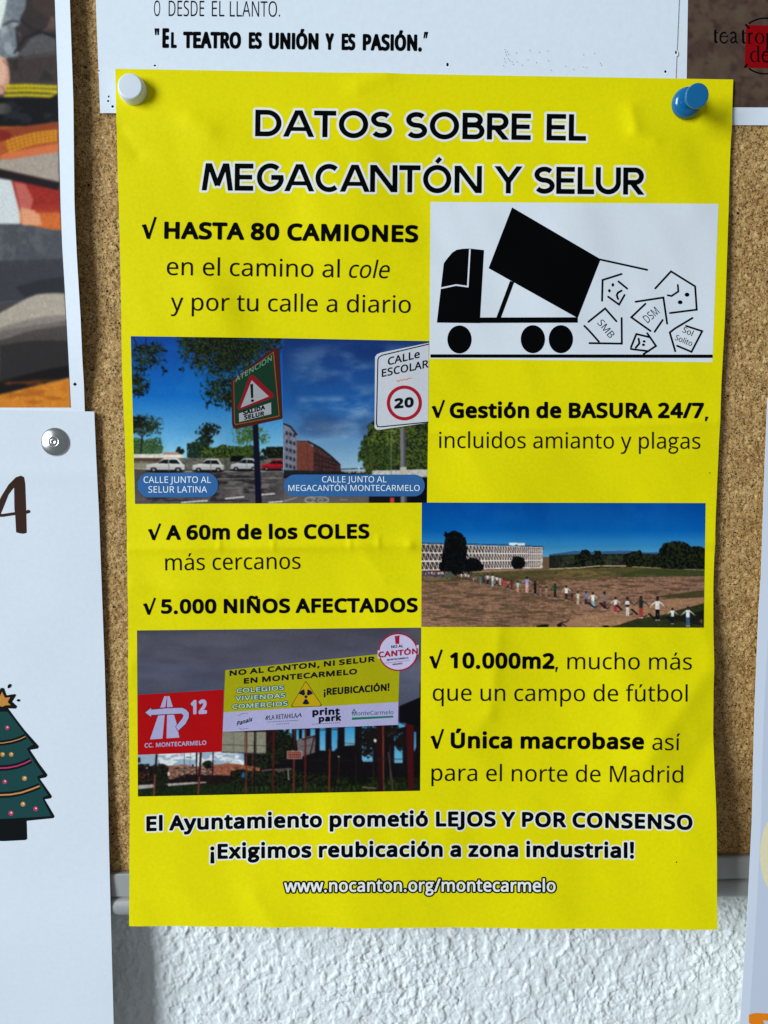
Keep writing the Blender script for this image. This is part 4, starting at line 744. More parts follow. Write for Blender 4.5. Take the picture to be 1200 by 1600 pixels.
RAIL_Z = -0.13205
board = thing('cork_board', 'brown cork notice board with a grey aluminium rail along its bottom edge', 'notice board', (0, 0, RAIL_Z))
def cork_relief(x, z):
    cell = .00135
    wx = x+.0005*(fbm(x, z, 900, 11, 2)-.5)*2; wz = z+.0005*(fbm(x, z, 900, 21, 2)-.5)*2
    gx = wx/cell; gz = wz/cell*1.15; ix = np.floor(gx).astype(int); iz = np.floor(gz).astype(int)
    f1 = np.full(x.shape, 9.); f2 = np.full(x.shape, 9.); idv = np.zeros(x.shape)
    J = np.random.RandomState(7).rand(512, 512, 3)
    for a in (-1, 0, 1):
        for b in (-1, 0, 1):
            q = J[(iz+b) % 512, (ix+a) % 512]; d = np.hypot(ix+a+q[..., 0]-gx, iz+b+q[..., 1]-gz)
            n = d < f1; f2 = np.where(n, f1, np.minimum(f2, d)); idv = np.where(n, q[..., 2], idv); f1 = np.where(n, d, f1)
    edge = 1-sstep(.03, .24, f2-f1); hole = sstep(.60, .70, fbm(x, z, 700, 31, 2))
    return .00008*idv+.00020*edge*(.3+.7*sstep(.45, .6, fbm(x, z, 400, 41, 2)))+.00032*hole+.00006*fbm(x, z, 2000, 51, 1)
xa, xb, xc, xd = xz(92, 600)[0], xz(222, 600)[0], xz(1096, 600)[0], xz(1216, 600)[0]
xs = ticks(-.34, .34, .006, (xa, xb, .00034), (xc, xd, .00034)); zs = ticks(RAIL_Z, .33, .006, (RAIL_Z, zp(-20), .00036))[::-1]
X, Z = np.meshgrid(xs, zs); Y = cork_relief(X, Z)
P = np.stack([X, Y, Z], -1).reshape(-1, 3)
nb = len(P)
P = np.concatenate([P, [(xs[0], .0068, zs[0]), (xs[-1], .0068, zs[0]), (xs[-1], .0068, zs[-1]), (xs[0], .0068, zs[-1])]])
nc_ = len(xs); nr_ = len(zs)
quads = np.array([[nb, nb+1, nc_-1, 0], [nb+1, nb+2, nr_*nc_-1, nc_-1], [nb+3, nb, 0, (nr_-1)*nc_], [nb+2, nb+3, (nr_-1)*nc_, nr_*nc_-1]])
m, nt, b = new_mat('pressed_cork')
tc = nd(nt, 'ShaderNodeTexCoord')
wn = nd(nt, 'ShaderNodeTexNoise'); wn.inputs['Scale'].default_value = 700; wn.inputs['Detail'].default_value = 2
wa = nd(nt, 'ShaderNodeVectorMath', operation='MULTIPLY_ADD'); wa.inputs[1].default_value = (.0014, .0014, .0014)
nt.links.new(tc.outputs['Object'], wn.inputs['Vector']); nt.links.new(wn.outputs['Color'], wa.inputs[0]); nt.links.new(tc.outputs['Object'], wa.inputs[2])
v1 = nd(nt, 'ShaderNodeTexVoronoi'); v1.inputs['Scale'].default_value = 960; v2 = nd(nt, 'ShaderNodeTexVoronoi'); v2.feature = 'DISTANCE_TO_EDGE'; v2.inputs['Scale'].default_value = 960
v3 = nd(nt, 'ShaderNodeTexVoronoi'); v3.inputs['Scale'].default_value = 1080
nlo = nd(nt, 'ShaderNodeTexNoise'); nlo.inputs['Scale'].default_value = 90; nlo.inputs['Detail'].default_value = 3
nhi = nd(nt, 'ShaderNodeTexNoise'); nhi.inputs['Scale'].default_value = 1900; nhi.inputs['Detail'].default_value = 4
nmk = nd(nt, 'ShaderNodeTexNoise'); nmk.inputs['Scale'].default_value = 520; nmk.inputs['Detail'].default_value = 1
for q in (v1, v2, v3): nt.links.new(wa.outputs[0], q.inputs['Vector'])
for q in (nlo, nhi, nmk): nt.links.new(tc.outputs['Object'], q.inputs['Vector'])
sep = nd(nt, 'ShaderNodeSeparateColor'); nt.links.new(v1.outputs['Color'], sep.inputs[0])
rp = nd(nt, 'ShaderNodeValToRGB'); e = rp.color_ramp.elements; e[0].position = 0; e[0].color = (.50, .285, .095, 1); e[1].position = 1; e[1].color = (.73, .49, .215, 1)
for p_, c_ in ((.3, (.58, .345, .125, 1)), (.7, (.66, .42, .17, 1))): q = e.new(p_); q.color = c_
nt.links.new(sep.outputs[0], rp.inputs['Fac'])
def mul(fac_out, lo_c, c_in, a, b_):
    mr = nd(nt, 'ShaderNodeMapRange'); mr.interpolation_type = 'SMOOTHSTEP'; mr.inputs['From Min'].default_value = a; mr.inputs['From Max'].default_value = b_
    nt.links.new(fac_out, mr.inputs['Value']); mx = nd(nt, 'ShaderNodeMix', data_type='RGBA', blend_type='MULTIPLY'); mx.inputs['B'].default_value = (*lo_c, 1)
    nt.links.new(mr.outputs['Result'], mx.inputs['Factor']); nt.links.new(c_in, mx.inputs['A']); return mx.outputs['Result'], mr
c0, _ = mul(nlo.outputs['Fac'], (.82, .78, .72), rp.outputs['Color'], .35, .65)
c1, _ = mul(nhi.outputs['Fac'], (.70, .62, .52), c0, .46, .62)
# dark seams between some granules, and small near-black bark flecks
c2, mr2 = mul(v2.outputs['Distance'], (.34, .24, .16), c1, .12, .0)
mk = nd(nt, 'ShaderNodeMapRange'); mk.inputs['From Min'].default_value = .42; mk.inputs['From Max'].default_value = .56; nt.links.new(nmk.outputs['Fac'], mk.inputs['Value'])
mm = nd(nt, 'ShaderNodeMath', operation='MULTIPLY'); nt.links.new(mr2.outputs['Result'], mm.inputs[0]); nt.links.new(mk.outputs['Result'], mm.inputs[1])
nt.links.new(mm.outputs[0], [l for l in nt.links if l.from_node == mr2][0].to_node.inputs['Factor']) if False else None
for l in list(nt.links):
    if l.from_node == mr2 and l.to_node.bl_idname == 'ShaderNodeMix': tn = l.to_node; nt.links.remove(l); nt.links.new(mm.outputs[0], tn.inputs['Factor'])
sep3 = nd(nt, 'ShaderNodeSeparateColor'); nt.links.new(v3.outputs['Color'], sep3.inputs[0])
fl = nd(nt, 'ShaderNodeMath', operation='GREATER_THAN'); fl.inputs[1].default_value = .70; nt.links.new(sep3.outputs[1], fl.inputs[0])
fd = nd(nt, 'ShaderNodeMath', operation='LESS_THAN'); fd.inputs[1].default_value = .30; nt.links.new(v3.outputs['Distance'], fd.inputs[0])
fm = nd(nt, 'ShaderNodeMath', operation='MULTIPLY'); nt.links.new(fl.outputs[0], fm.inputs[0]); nt.links.new(fd.outputs[0], fm.inputs[1])
mx = nd(nt, 'ShaderNodeMix', data_type='RGBA', blend_type='MULTIPLY'); mx.inputs['B'].default_value = (.22, .16, .12, 1); nt.links.new(fm.outputs[0], mx.inputs['Factor']); nt.links.new(c2, mx.inputs['A'])
nt.links.new(mx.outputs['Result'], b.inputs['Base Color']); b.inputs['Roughness'].default_value = .72; b.inputs['Specular IOR Level'].default_value = .25
bp = nd(nt, 'ShaderNodeBump'); bp.inputs['Strength'].default_value = .6; bp.inputs['Distance'].default_value = .0003; nt.links.new(nhi.outputs['Fac'], bp.inputs['Height']); nt.links.new(bp.outputs['Normal'], b.inputs['Normal'])
mesh_np('cork_panel', P, [grid_faces(nr_, nc_), quads], m, board)

rh = random.Random(12); hv = []; hf = []
for px_, py_ in [(rh.choice([rh.uniform(118, 178), rh.uniform(1128, 1192)]), rh.uniform(205, 1330)) for _ in range(22)]+[(134, 105), (142, 20), (1195, 606), (186, 505)]:
    c_ = xz(px_, py_); r_ = rh.uniform(.00025, .00045); k0 = len(hv)
    hv += [(c_[0]+r_*(1+.25*rh.uniform(-1, 1))*math.cos(q*math.pi/4), .00005, c_[1]+r_*(1+.25*rh.uniform(-1, 1))*math.sin(q*math.pi/4)) for q in range(8)]; hf.append([k0+q for q in range(8)])
mesh_np('old_pin_hole', np.array(hv), [np.array(hf)], plain_mat('dark_hole', (.02, .012, .006), .9, 0, .1), board)['kind'] = 'stuff'

def extrude_x(name, prof, x0, x1, mat, parent):
    """prof: closed (y, z) outline, counter-clockwise seen from +x"""
    n = len(prof); V = [(x0, y, z) for y, z in prof]+[(x1, y, z) for y, z in prof]
    i = np.arange(n); f = np.stack([i, (i+1) % n, (i+1) % n+n, i+n], 1)
    return mesh_np(name, np.array(V), [f, np.arange(n)[::-1][None], (np.arange(n)+n)[None]], mat, parent, smooth=False)
m_al, nt, b = new_mat('satin_aluminium')
tc = nd(nt, 'ShaderNodeTexCoord'); mp = nd(nt, 'ShaderNodeMapping'); mp.inputs['Scale'].default_value = (8, 900, 900); n1 = nd(nt, 'ShaderNodeTexNoise'); n1.inputs['Scale'].default_value = 4; n1.inputs['Detail'].default_value = 4
mr = nd(nt, 'ShaderNodeMapRange'); mr.inputs['To Min'].default_value = .38; mr.inputs['To Max'].default_value = .5
nt.links.new(tc.outputs['Object'], mp.inputs['Vector']); nt.links.new(mp.outputs['Vector'], n1.inputs['Vector']); nt.links.new(n1.outputs['Fac'], mr.inputs['Value']); nt.links.new(mr.outputs['Result'], b.inputs['Roughness'])
b.inputs['Base Color'].default_value = (.46, .45, .43, 1); b.inputs['Metallic'].default_value = .35
z0 = RAIL_Z; pr = [(.0066, z0-.0002), (-.0016, z0-.0002), (-.0021, z0-.0007), (-.0021, z0-.0086), (-.0016, z0-.0090), (-.0014, z0-.0094)]
pr += [(-.0014-.0022*math.sin(a), z0-.0127+.0033*math.cos(a)) for a in np.linspace(.15, math.pi-.1, 12)]+[(-.001, z0-.0164), (.0066, z0-.0164)]
extrude_x('rail', pr, -.34, .34, m_al, board)

# ------------------------------------------------------------------ sheets of paper
def cat(rows, vals, v):
    """smooth curve through the given heights"""
    rows = np.asarray(rows); vals = np.asarray(vals); sl = np.gradient(vals, rows)
    v = np.asarray(v, float); vc = np.clip(v, rows[0], rows[-1]); i = np.clip(np.searchsorted(rows, vc)-1, 0, len(rows)-2)
    h = rows[i+1]-rows[i]; t = (vc-rows[i])/h
    r = (2*t**3-3*t**2+1)*vals[i]+(t**3-2*t**2+t)*h*sl[i]+(3*t**2-2*t**3)*vals[i+1]+(t**3-t**2)*h*sl[i+1]
    return r+(v-vc)*np.where(v > rows[-1], sl[-1], sl[0])
def sheet_mesh(name, P, nr, nc, mats, parent, thick=1.2e-4):
    """P: front surface points row by row; back and rim are added"""
    B = P.copy(); B[:, 1] += thick; n = nr*nc
    idx = np.arange(n).reshape(nr, nc)
    loop = np.concatenate([idx[0, :], idx[1:, -1], idx[-1, -2::-1], idx[-2:0:-1, 0]])
    nx = np.roll(loop, -1)
    R0 = P[loop]; R1 = B[loop]; k = len(loop)              # own vertices so that the cut edge stays crisp
    V = np.concatenate([P, B, R0, R1]); a = np.arange(k); c = (a+1) % k
    rim = np.stack([2*n+a, 2*n+c, 2*n+k+c, 2*n+k+a], 1)
    f = grid_faces(nr, nc)
    mi = np.concatenate([np.zeros(len(f)), np.ones(len(f)), np.ones(k)])
    return mesh_np(name, V, [np.concatenate([f, f[:, ::-1]+n, rim])], mats, parent, midx=mi)
def edge_sheet(name, depth, L, R, mats, parent, step=.003):
    """sheet whose left and right edges follow lists of photo points from top to bottom"""
    L = np.array(L, float); R = np.array(R, float)
    def along(Q, t): s = np.linspace(0, 1, len(Q)) if False else (Q[:, 1]-Q[0, 1])/(Q[-1, 1]-Q[0, 1]); return np.stack([np.interp(t, s, Q[:, 0]), np.interp(t, s, Q[:, 1])], -1)
    H = (L[-1, 1]-L[0, 1])/4390; W = abs(R[0, 0]-L[0, 0])/4390
    nr = int(H/step)+2; nc = int(W/step)+2
    t = np.linspace(0, 1, nr); a = along(L, t)[:, None]; b_ = along(R, t)[:, None]; s = np.linspace(0, 1, nc)[None, :, None]
    px = (a*(1-s)+b_*s).reshape(-1, 2)
    return sheet_mesh(name, on_surface(px[:, 0], px[:, 1], depth), nr, nc, mats, parent)

# --- brown theatre poster (behind the others, top right)
d_brown = lambda x, z: .0003+0*x
brown = thing('theatre_poster', 'dark brown theatre poster with a red square logo in the top right corner', 'poster', tuple(on_surface(np.array([1130.]), np.array([195.]), d_brown)[0]))
edge_sheet('sheet', d_brown, [(1054, -500), (1050, 195)], [(1900, -500), (1890, 199)], [M['white'], M['core']], brown, .004)
S = Sheet(brown, d_brown)
S.picture('printed_picture', paint_brown(), [(1082.5, -480), (1870, -480), (1862, 171), (1072.2, 167.3)], 0, step=2.5)
sq = [np.array([(1165.5, 39), (1232, 41), (1230, 107.5), (1163, 106)], float)]
S.shapes('logo_ring', [stroke(arc(1195.5, 72, 43, 43.5, 233, 307, 20), 2.4), stroke(arc(1195.5, 72, 43, 43.5, 53, 127, 20), 2.4)], M['black'], 1, .5)
S.shapes('logo_square', [sq], M['logo_red'], 2, .6)
S.shapes('logo_corner', [stroke([(1164.5, 38), (1171, 45)], 3)], M['black'], 3, .5); S.shapes('logo_corner', [stroke([(1163, 106), (1168, 100)], 3)], M['black'], 3, .5)
def serif_t(x, y, k): return [[np.array([(x, y-k*20), (x+k*3.2, y-k*22), (x+k*3.4, y-k*4), (x+k*6, y-k*1.2), (x+k*5, y), (x+k*1.6, y), (x, y-k*3)], float)], [np.array([(x-k*1.5, y-k*16), (x+k*6, y-k*17.5), (x+k*6, y-k*16), (x, y-k*15)], float)]]
def serif_e(x, y, k): return [stroke(arc(x+7*k, y-8.8*k, 6.0*k, 8.2*k, 300, 60, 22), 2.6*k), stroke(arc(x+7*k, y-9*k, 6.2*k, 8.4*k, 25, 300, 22)[::-1], 1.6*k), stroke([(x+1.4*k, y-11*k), (x+12.5*k, y-11*k)], 1.3*k), stroke([(x+12.3*k, y-12.5*k), (x+12.5*k, y-10.3*k)], 2.2*k)]
def serif_a(x, y, k): return [stroke([(x+1.5*k, y-14*k), (x+3*k, y-16.8*k), (x+6.5*k, y-17.6*k), (x+9*k, y-15*k), (x+9.4*k, y-2.5*k), (x+12.5*k, y-.8*k)], 2.4*k), stroke([(x+9*k, y-10.5*k), (x+4*k, y-8.4*k), (x+1.4*k, y-4.5*k), (x+3.4*k, y-1*k), (x+6*k, y-1.4*k), (x+9*k, y-4*k)], 2.0*k)]
def serif_r(x, y, k): return [stroke([(x+2.6*k, y), (x+2.6*k, y-17*k)], 2.8*k), stroke([(x, y-.6*k), (x+6*k, y-.6*k)], 1.2*k), stroke([(x+3*k, y-13*k), (x+5.5*k, y-16.6*k), (x+8.6*k, y-16*k)], 2.2*k)]
def serif_o(x, y, k): return [[arc_np for arc_np in (np.array(arc(x+7.6*k, y-8.8*k, 7.4*k, 9*k, 0, 360, 30)[:-1]), np.array(arc(x+7.6*k, y-8.8*k, 4.6*k, 7.9*k, 0, 360, 30)[:-1]))]]
def serif_p(x, y, k): return [stroke([(x+2.6*k, y+9*k), (x+2.6*k, y-17*k)], 2.8*k), stroke([(x, y+8.6*k), (x+6*k, y+8.6*k)], 1.2*k), [np.array(arc(x+8*k, y-8.6*k, 6.6*k, 8.8*k, 0, 360, 26)[:-1]), np.array(arc(x+7.4*k, y-8.6*k, 4.6*k, 7.6*k, 0, 360, 26)[:-1])]]
def serif_d(x, y, k): return [stroke([(x+13*k, y-1*k), (x+13*k, y-25*k)], 2.8*k), stroke([(x+13*k, y-.6*k), (x+16*k, y-.6*k)], 1.4*k), stroke([(x+10*k, y-24.4*k), (x+13*k, y-24.8*k)], 1.2*k), [np.array(arc(x+7.4*k, y-8.4*k, 7.2*k, 9*k, 0, 360, 28)[:-1]), np.array(arc(x+8.2*k, y-8.4*k, 5.4*k, 7.9*k, 0, 360, 28)[:-1])]]
S.shapes('lettering', serif_t(1115.6, 67.5, 1)+serif_e(1124, 68, 1)+serif_a(1140, 68, 1)+serif_t(1159, 68.3, 1)+serif_r(1167.5, 68.5, 1)+serif_o(1179, 69, 1)+serif_p(1196, 69, 1)+serif_r(1212, 69.5, 1), M['black'], 4, .4)
S.shapes('lettering', serif_d(1171.5, 97, 1)+serif_e(1190, 97.5, 1), M['black'], 4, .4)

# --- white theatre notice (top)
d_not = lambda x, z: .0006+.0004*sstep(zp(30), zp(-200), z)
notice = thing('theatre_notice', 'white paper with black lines about theatre, pinned above the yellow flyer', 'notice', tuple(on_surface(np.array([600.]), np.array([180.]), d_not)[0]))
edge_sheet('sheet', d_not, [(137, -560), (149.5, 0), (153.5, 100), (156.5, 176.5)], [(1080, -560), (1061, 0), (1057.5, 82), (1053, 190)], [M['notice'], M['core']], notice, .004)
S = Sheet(notice, d_not)
def cond(s, p0, p1, cap, fat, **k): return dict(s=s, p0=p0, p1=p1, cap=cap, fat=fat, **k)
for q in S.text('lettering', [
        cond('O', (240.5, 25), (250, 25.1), 24, -4), cond('DESDE', (263.5, 25.1), (319, 25.4), 24, -4), cond('EL', (331, 25.6), (350.5, 25.7), 24, -4), cond('LLANTO.', (359, 25.9), (437.5, 26.3), 24, -4),
        cond('“', (241, 74.5), (248.5, 74.6), 30, 10), cond('E', (253.5, 75.0), (264, 75.1), 31, 42), cond('L', (267, 75.2), (276, 75.3), 25, 42),
        cond('TEATRO', (286, 75.4), (376.5, 76.2), 26, 46), cond('ES', (388.5, 76.3), (409, 76.5), 26, 46), cond('UNIÓN', (420, 76.8), (497.5, 77.8), 26, 46), cond('Y', (508, 78), (521.5, 78.2), 26, 46),
        cond('ES', (533.5, 78.4), (555, 78.7), 26, 46), cond('PASIÓN.', (566.5, 79), (659, 80), 26, 46), cond('”', (661.5, 79), (669, 79), 29, 10)], 0): pass
prick = M['softblack']
M['rim'] = paper_mat('torn_paper_rim', (.9, .92, .93), .7, .02)
holes = [(699.2, 101, 3.2, 5), (1056, 82, 2.4, 4.6), (1039.5, 112, 3, 3.4), (170, 151, 2, 3), (169, 158, 2.6, 3), (176, 166.5, 3.4, 3.2), (154.5, 111, 2.4, 1.6), (242, 102.5, 3, 2.4)]
S.shapes('pin_hole_rim', [ell(x+.9, y+1.4, a*.95+.5, b_*.9+.6, 14) for x, y, a, b_ in holes], M['rim'], 0, .4)['kind'] = 'stuff'
S.shapes('pin_hole', [ell(x, y, a*.62, b_*.62, 12) for x, y, a, b_ in holes], prick, 1, .3)['kind'] = 'stuff'
dots = [(789, 78), (790, 82), (791, 86), (793, 81), (795, 85), (788, 92), (789, 97), (787, 103), (794, 92), (796, 95), (800, 97), (802, 101), (807, 83), (808, 97), (828, 79), (825, 94), (843, 82), (838, 98), (816, 102), (856, 80), (857, 95), (861, 110), (912, 86), (929, 84), (912, 105), (917, 106), (896, 109), (938, 99), (940, 102), (884, 104)]
S.shapes('prick_rim', [ell(x+.7, y+.8, 1.3, 1.5, 10) for x, y in dots], M['rim'], 0, .35)['kind'] = 'stuff'
S.shapes('prick', [ell(x, y, .75, 1.0, 8) for x, y in dots], paper_mat('pricked_hole', (.22, .25, .30), .8), 1, .25)['kind'] = 'stuff'

# --- photo poster on the left, its right edge lifting off the cork
xe = xz(112, 320)[0]
d_pos = lambda x, z: .0010+.0034*np.exp(-np.maximum(xe+.004-x, 0)/.022)*sstep(zp(690), zp(480), z)*(1-.25*sstep(zp(200), zp(-100), z))
poster = thing('photo_poster', 'white bordered poster of a seated costumed figure at the upper left edge', 'poster', tuple(on_surface(np.array([60.]), np.array([650.]), d_pos)[0]))
edge_sheet('sheet', d_pos, [(-900, -500), (-870, 654)], [(99, -500), (107, -100), (109, 0), (114.6, 160), (116.3, 320), (120, 400), (126, 500), (128.5, 560), (131, 600), (132.8, 654)], [M['white'], M['core']], poster, .003)
S = Sheet(poster, d_pos)
cv = paint_costume()
segs = [(-100, 82), (0, 85.5), (128, 90), (320, 94.5), (384, 97), (450, 101), (560, 107), (637, 110.8)]
def strip_picture(S, name, cv, x0, seg, nx, layer):
    ys = np.arange(seg[0][0], seg[-1][0]+.01, 1.2); xr = np.interp(ys, [q[0] for q in seg], [q[1] for q in seg])
    s = np.linspace(0, 1, nx)[None, :]; px = (x0*(1-s)+xr[:, None]*s); py = np.repeat(ys[:, None], nx, 1)+0*s
    px = np.stack([px.ravel(), py.ravel()], 1); return S.place(name, px, [grid_faces(len(ys), nx)], M['photo'], layer, None, cols=ink(cv.sample(px[:, 0], px[:, 1])), custom=False)
strip_picture(S, 'printed_picture', cv, -250, segs, 280, 0)
S.shapes('pin_hole', [[np.array([(114, 600.5), (117, 597.2), (120, 600.3), (117.2, 603.2)], float)]], prick, 1, .3)

# --- Christmas notice on the left
d_xm = lambda x, z: cat([0, .3, .55, .73, .80, 1.0, 1.3], [.0016, .0013, .0015, .0030, .0044, .0050, .0052], (zp(640)-z)/(zp(640)-zp(1600)))+.0008*(fbm(x, z, 20, 8, 2)-.35)+.00035/(1+((z-zp(733))/.003)**2)
xmas = thing('christmas_notice', 'white notice with a drawn Christmas tree, held by a metal tack at the left edge', 'notice', tuple(on_surface(np.array([80.]), np.array([1600.]), d_xm)[0]))
edge_sheet('sheet', d_xm, [(-760, 630), (-700, 1900)], [(147.2, 643), (150.5, 720), (154.5, 800), (162, 1000), (163.5, 1040), (168, 1200), (170.5, 1330), (173, 1430), (177.5, 1600), (186, 1900)], [M['cool'], M['core']], xmas, .002)
S = Sheet(xmas, d_xm)
T = lambda pts, ox=0, oy=640, k=4.444: np.array(pts, float)/k+[ox, oy]
four = [[T([(-60, 735), (10, 600), (60, 520), (110, 470), (145, 458), (168, 470), (176, 520), (182, 690), (186, 855), (165, 862), (140, 860), (112, 852), (106, 740), (100, 690), (98, 540), (60, 590), (20, 690), (-10, 760)])],
        [T([(-60, 725), (20, 724), (100, 712), (180, 704), (195, 694), (212, 702), (210, 716), (190, 722), (100, 733), (20, 745), (-60, 745)])]]
S.shapes('numeral', four, M['brown'], 0, .5)
def mir(p, cx=3.5): q = p.copy(); q[:, 0] = 2*cx-q[:, 0]; return q[::-1]
T2 = lambda pts: T(pts, 0, 1040, 4.8)
half = T2([(17, 330), (62, 322), (120, 400), (185, 485), (292, 605), (285, 622), (225, 632), (290, 730), (357, 820), (345, 838), (298, 848), (345, 915), (390, 980), (382, 995), (335, 1003), (375, 1070), (410, 1130), (400, 1144), (200, 1164), (204, 1300), (190, 1308), (35, 1316), (17, 1316)])
outl = np.concatenate([half, mir(half)])
gr = T2([(17, 345), (58, 345), (110, 410), (160, 478), (250, 592), (205, 618), (205, 632), (265, 730), (325, 815), (282, 828), (282, 848), (325, 915), (362, 972), (322, 985), (322, 1000), (350, 1060), (385, 1128), (190, 1140), (17, 1150)])
S.shapes('fir_tree_outline', [[outl]], M['tree_black'], 1, .5); S.shapes('fir_tree', [[np.concatenate([gr, mir(gr)])]], M['fir'], 2, .5)
for pts, mt, wd in (([(-160, 548), (-60, 578), (20, 580), (90, 568), (150, 550), (192, 530)], 'garland', 7), ([(-205, 712), (-100, 752), (0, 768), (60, 765), (130, 752), (190, 730), (232, 708)], 'berry', 10), ([(-265, 905), (-150, 952), (0, 970), (80, 966), (160, 952), (240, 925), (298, 902)], 'garland', 12)):
    S.shapes('garland_outline', [stroke(T2(pts), (wd+32)/4.8)], M['tree_black'], 3, .45); S.shapes('garland', [stroke(T2(pts), wd/4.8)], M[mt], 4, .35)
for x, y, r, mt in ((55, 465, 16, 'berry'), (20, 665, 17, 'gold'), (85, 665, 17, 'gold'), (37, 870, 17, 'berry'), (185, 845, 18, 'garland'), (173, 1038, 18, 'garland'), (83, 1106, 19, 'berry'), (268, 1073, 18, 'berry')):
    p = T2([(x, y)])[0]; S.shapes('bauble', [ell(p[0], p[1], r/4.8, r/4.8, 20)], M[mt], 3, .3); S.shapes('bauble_shine', [ell(p[0]+.6, p[1]-.8, r/14, r/14, 10)], M['cream'], 4, .2)
sh = T2([(17, 165), (30, 170), (48, 222), (112, 212), (120, 222), (90, 270), (128, 305), (118, 322), (65, 320), (17, 335)]); si = T2([(17, 195), (38, 240), (78, 236), (58, 272), (82, 296), (45, 296), (17, 308)])
S.shapes('star_outline', [[np.concatenate([sh, mir(sh)])]], M['tree_black'], 5, .4); S.shapes('star', [[np.concatenate([si, mir(si)])]], M['gold'], 6, .35)
S.shapes('star_spark', [[T2([(57, 165), (60, 145), (75, 136), (88, 142), (82, 160), (64, 170)])], [T2([(124, 258), (135, 250), (152, 255), (150, 266), (134, 270)])]], M['tree_black'], 5, .35)

# --- glossy sheet on the right
d_rt = lambda x, z: cat([0, .3, .6, .8, 1.0, 1.3], [.0014, .0024, .0072, .0125, .0165, .019], (zp(622)-z)/(zp(622)-zp(1600)))
right = thing('glossy_notice', 'white glossy sheet at the right edge with a cream oval and orange lettering', 'notice', tuple(on_surface(np.array([1190.]), np.array([1600.]), d_rt)[0]))
edge_sheet('sheet', d_rt, [(1199, 622), (1193.2, 770), (1189, 900), (1185, 960), (1180, 1080), (1177, 1180), (1175, 1280), (1171.5, 1350), (1168, 1420), (1162, 1510), (1156, 1600), (1140, 1900)], [(2000, 600), (1960, 1900)], [M['gloss'], M['core']], right, .003)
S = Sheet(right, d_rt)
M['lilac'] = paper_mat('pale_lilac_print', (.62, .65, .74), .32, .01, .1)
S.shapes('printed_panel', [[np.array([(1213, 640), (1205, 900), (1195, 1080), (1191, 1180), (1189, 1280), (1185.5, 1350), (1182, 1420), (1176, 1510), (1170, 1600), (1160, 1750), (1500, 1750), (1500, 640)], float)]], M['lilac'], 0, 2.0)
S.shapes('printed_oval', [ell(1215, 1335, 27.5, 62, 40)], M['cream'], 1, .8)
S.shapes('lettering', [[np.array([(1170, 1585), (1180, 1582.5), (1215, 1584), (1222, 1600), (1210, 1596), (1192, 1594), (1196, 1604), (1212, 1606), (1210, 1618), (1194, 1620), (1192, 1650), (1174, 1650), (1176, 1602), (1170, 1598)], float)]], M['letter_orange'], 1, .6)

# ------------------------------------------------------------------ the yellow flyer
V_ROWS = [0, .15, .3, .42, .55, .7, .85, 1.]
D_L = np.array([1.14, .95, .9, .9, 1.25, 3.16, 6.23, 10.31])*1e-3
D_R = np.array([1.21, 1.5, 1.42, .95, .95, 4.65, 10.3, 16.44])*1e-3
TH = rad(-0.98131); FW, FH = .21, .297
def to_uv(x, z):
    a = x*math.cos(TH)+z*math.sin(TH); b = -x*math.sin(TH)+z*math.cos(TH)
    return a/FW+.5, .5-b/FH
def d_base(x, z):
    u, v = to_uv(x, z); return cat(V_ROWS, D_L, v)*(1-u)+cat(V_ROWS, D_R, v)*u
CREASES = []
for (a, b, amp, wd) in (((203, 857), (640, 850), .26, .0022), ((640, 850), (1110, 848), .22, .0022), ((208, 912), (430, 934), .16, .003), ((668, 676), (1118, 660), .17, .0022), ((560, 850), (600, 905), .10, .003),
                        ((780, 980), (765, 1110), .16, .0035), ((765, 1110), (730, 1160), .10, .004), ((1108, 1040), (1010, 1180), .30, .0055), ((1112, 1150), (1060, 1240), -.22, .006), ((1000, 1120), (960, 1240), .12, .006),
                        ((600, 118), (560, 135), .20, .004), ((985, 175), (990, 205), .22, .003), ((990, 205), (1020, 222), .16, .003), ((1100, 185), (1135, 200), .2, .003), ((330, 205), (300, 190), .2, .004), ((235, 160), (320, 200), .12, .005),
                        ((1060, 225), (1080, 330), .12, .006), ((400, 1400), (430, 1445), .14, .004), ((700, 1300), (900, 1280), .12, .007), ((190, 205), (215, 240), -.16, .003), ((1085, 960), (1105, 1010), .18, .005), ((230, 1000), (208, 1040), .15, .004)):
    A = on_surface(np.array([a[0]]), np.array([a[1]]), d_base)[0][[0, 2]]; B = on_surface(np.array([b[0]]), np.array([b[1]]), d_base)[0][[0, 2]]
    CREASES.append((A, B, amp*2.9e-3, wd*.92))
NIP = [(on_surface(np.array([x]), np.array([y]), d_base)[0][[0, 2]], s) for x, y, s in ((344, 856, 1), (428, 854, 1), (547, 853, 1), (591, 851, 1), (700, 848, .7))]
def d_fly(x, z):
    d = d_base(x, z)
    u, v = to_uv(x, z)
    d = d+.0024*(fbm(x*1.25+.3*z, z*.8, 24, 5, 2)-.27)*sstep(0, .1, v)+.0006*(fbm(x+.5*z, z*.7, 60, 6, 2)-.35)*sstep(0, .08, v)
    for A, B, amp, wd in CREASES:
        e = B-A; L2 = e @ e; t = np.clip(((x-A[0])*e[0]+(z-A[1])*e[1])/L2, -.15, 1.15); tt = np.clip(t, 0, 1)
        q = ((x-A[0]-tt*e[0])**2+(z-A[1]-tt*e[1])**2)/wd**2
        d = d+amp/(1+q)
    for A, s in NIP: d = d+.00028*s*np.exp(-((x-A[0])/.0009)**2-((z-A[1]-.0012)/.0022)**2)
    return d
flyer = thing('flyer', 'bright yellow printed flyer pinned by a white pin and a blue pushpin', 'flyer', tuple(on_surface(np.array([660.]), np.array([1447.]), d_fly)[0]))
nc, nr = 330, 500
u, v = np.meshgrid(np.linspace(0, 1, nc), np.linspace(0, 1, nr)); a = (u-.5)*FW; b_ = (.5-v)*FH
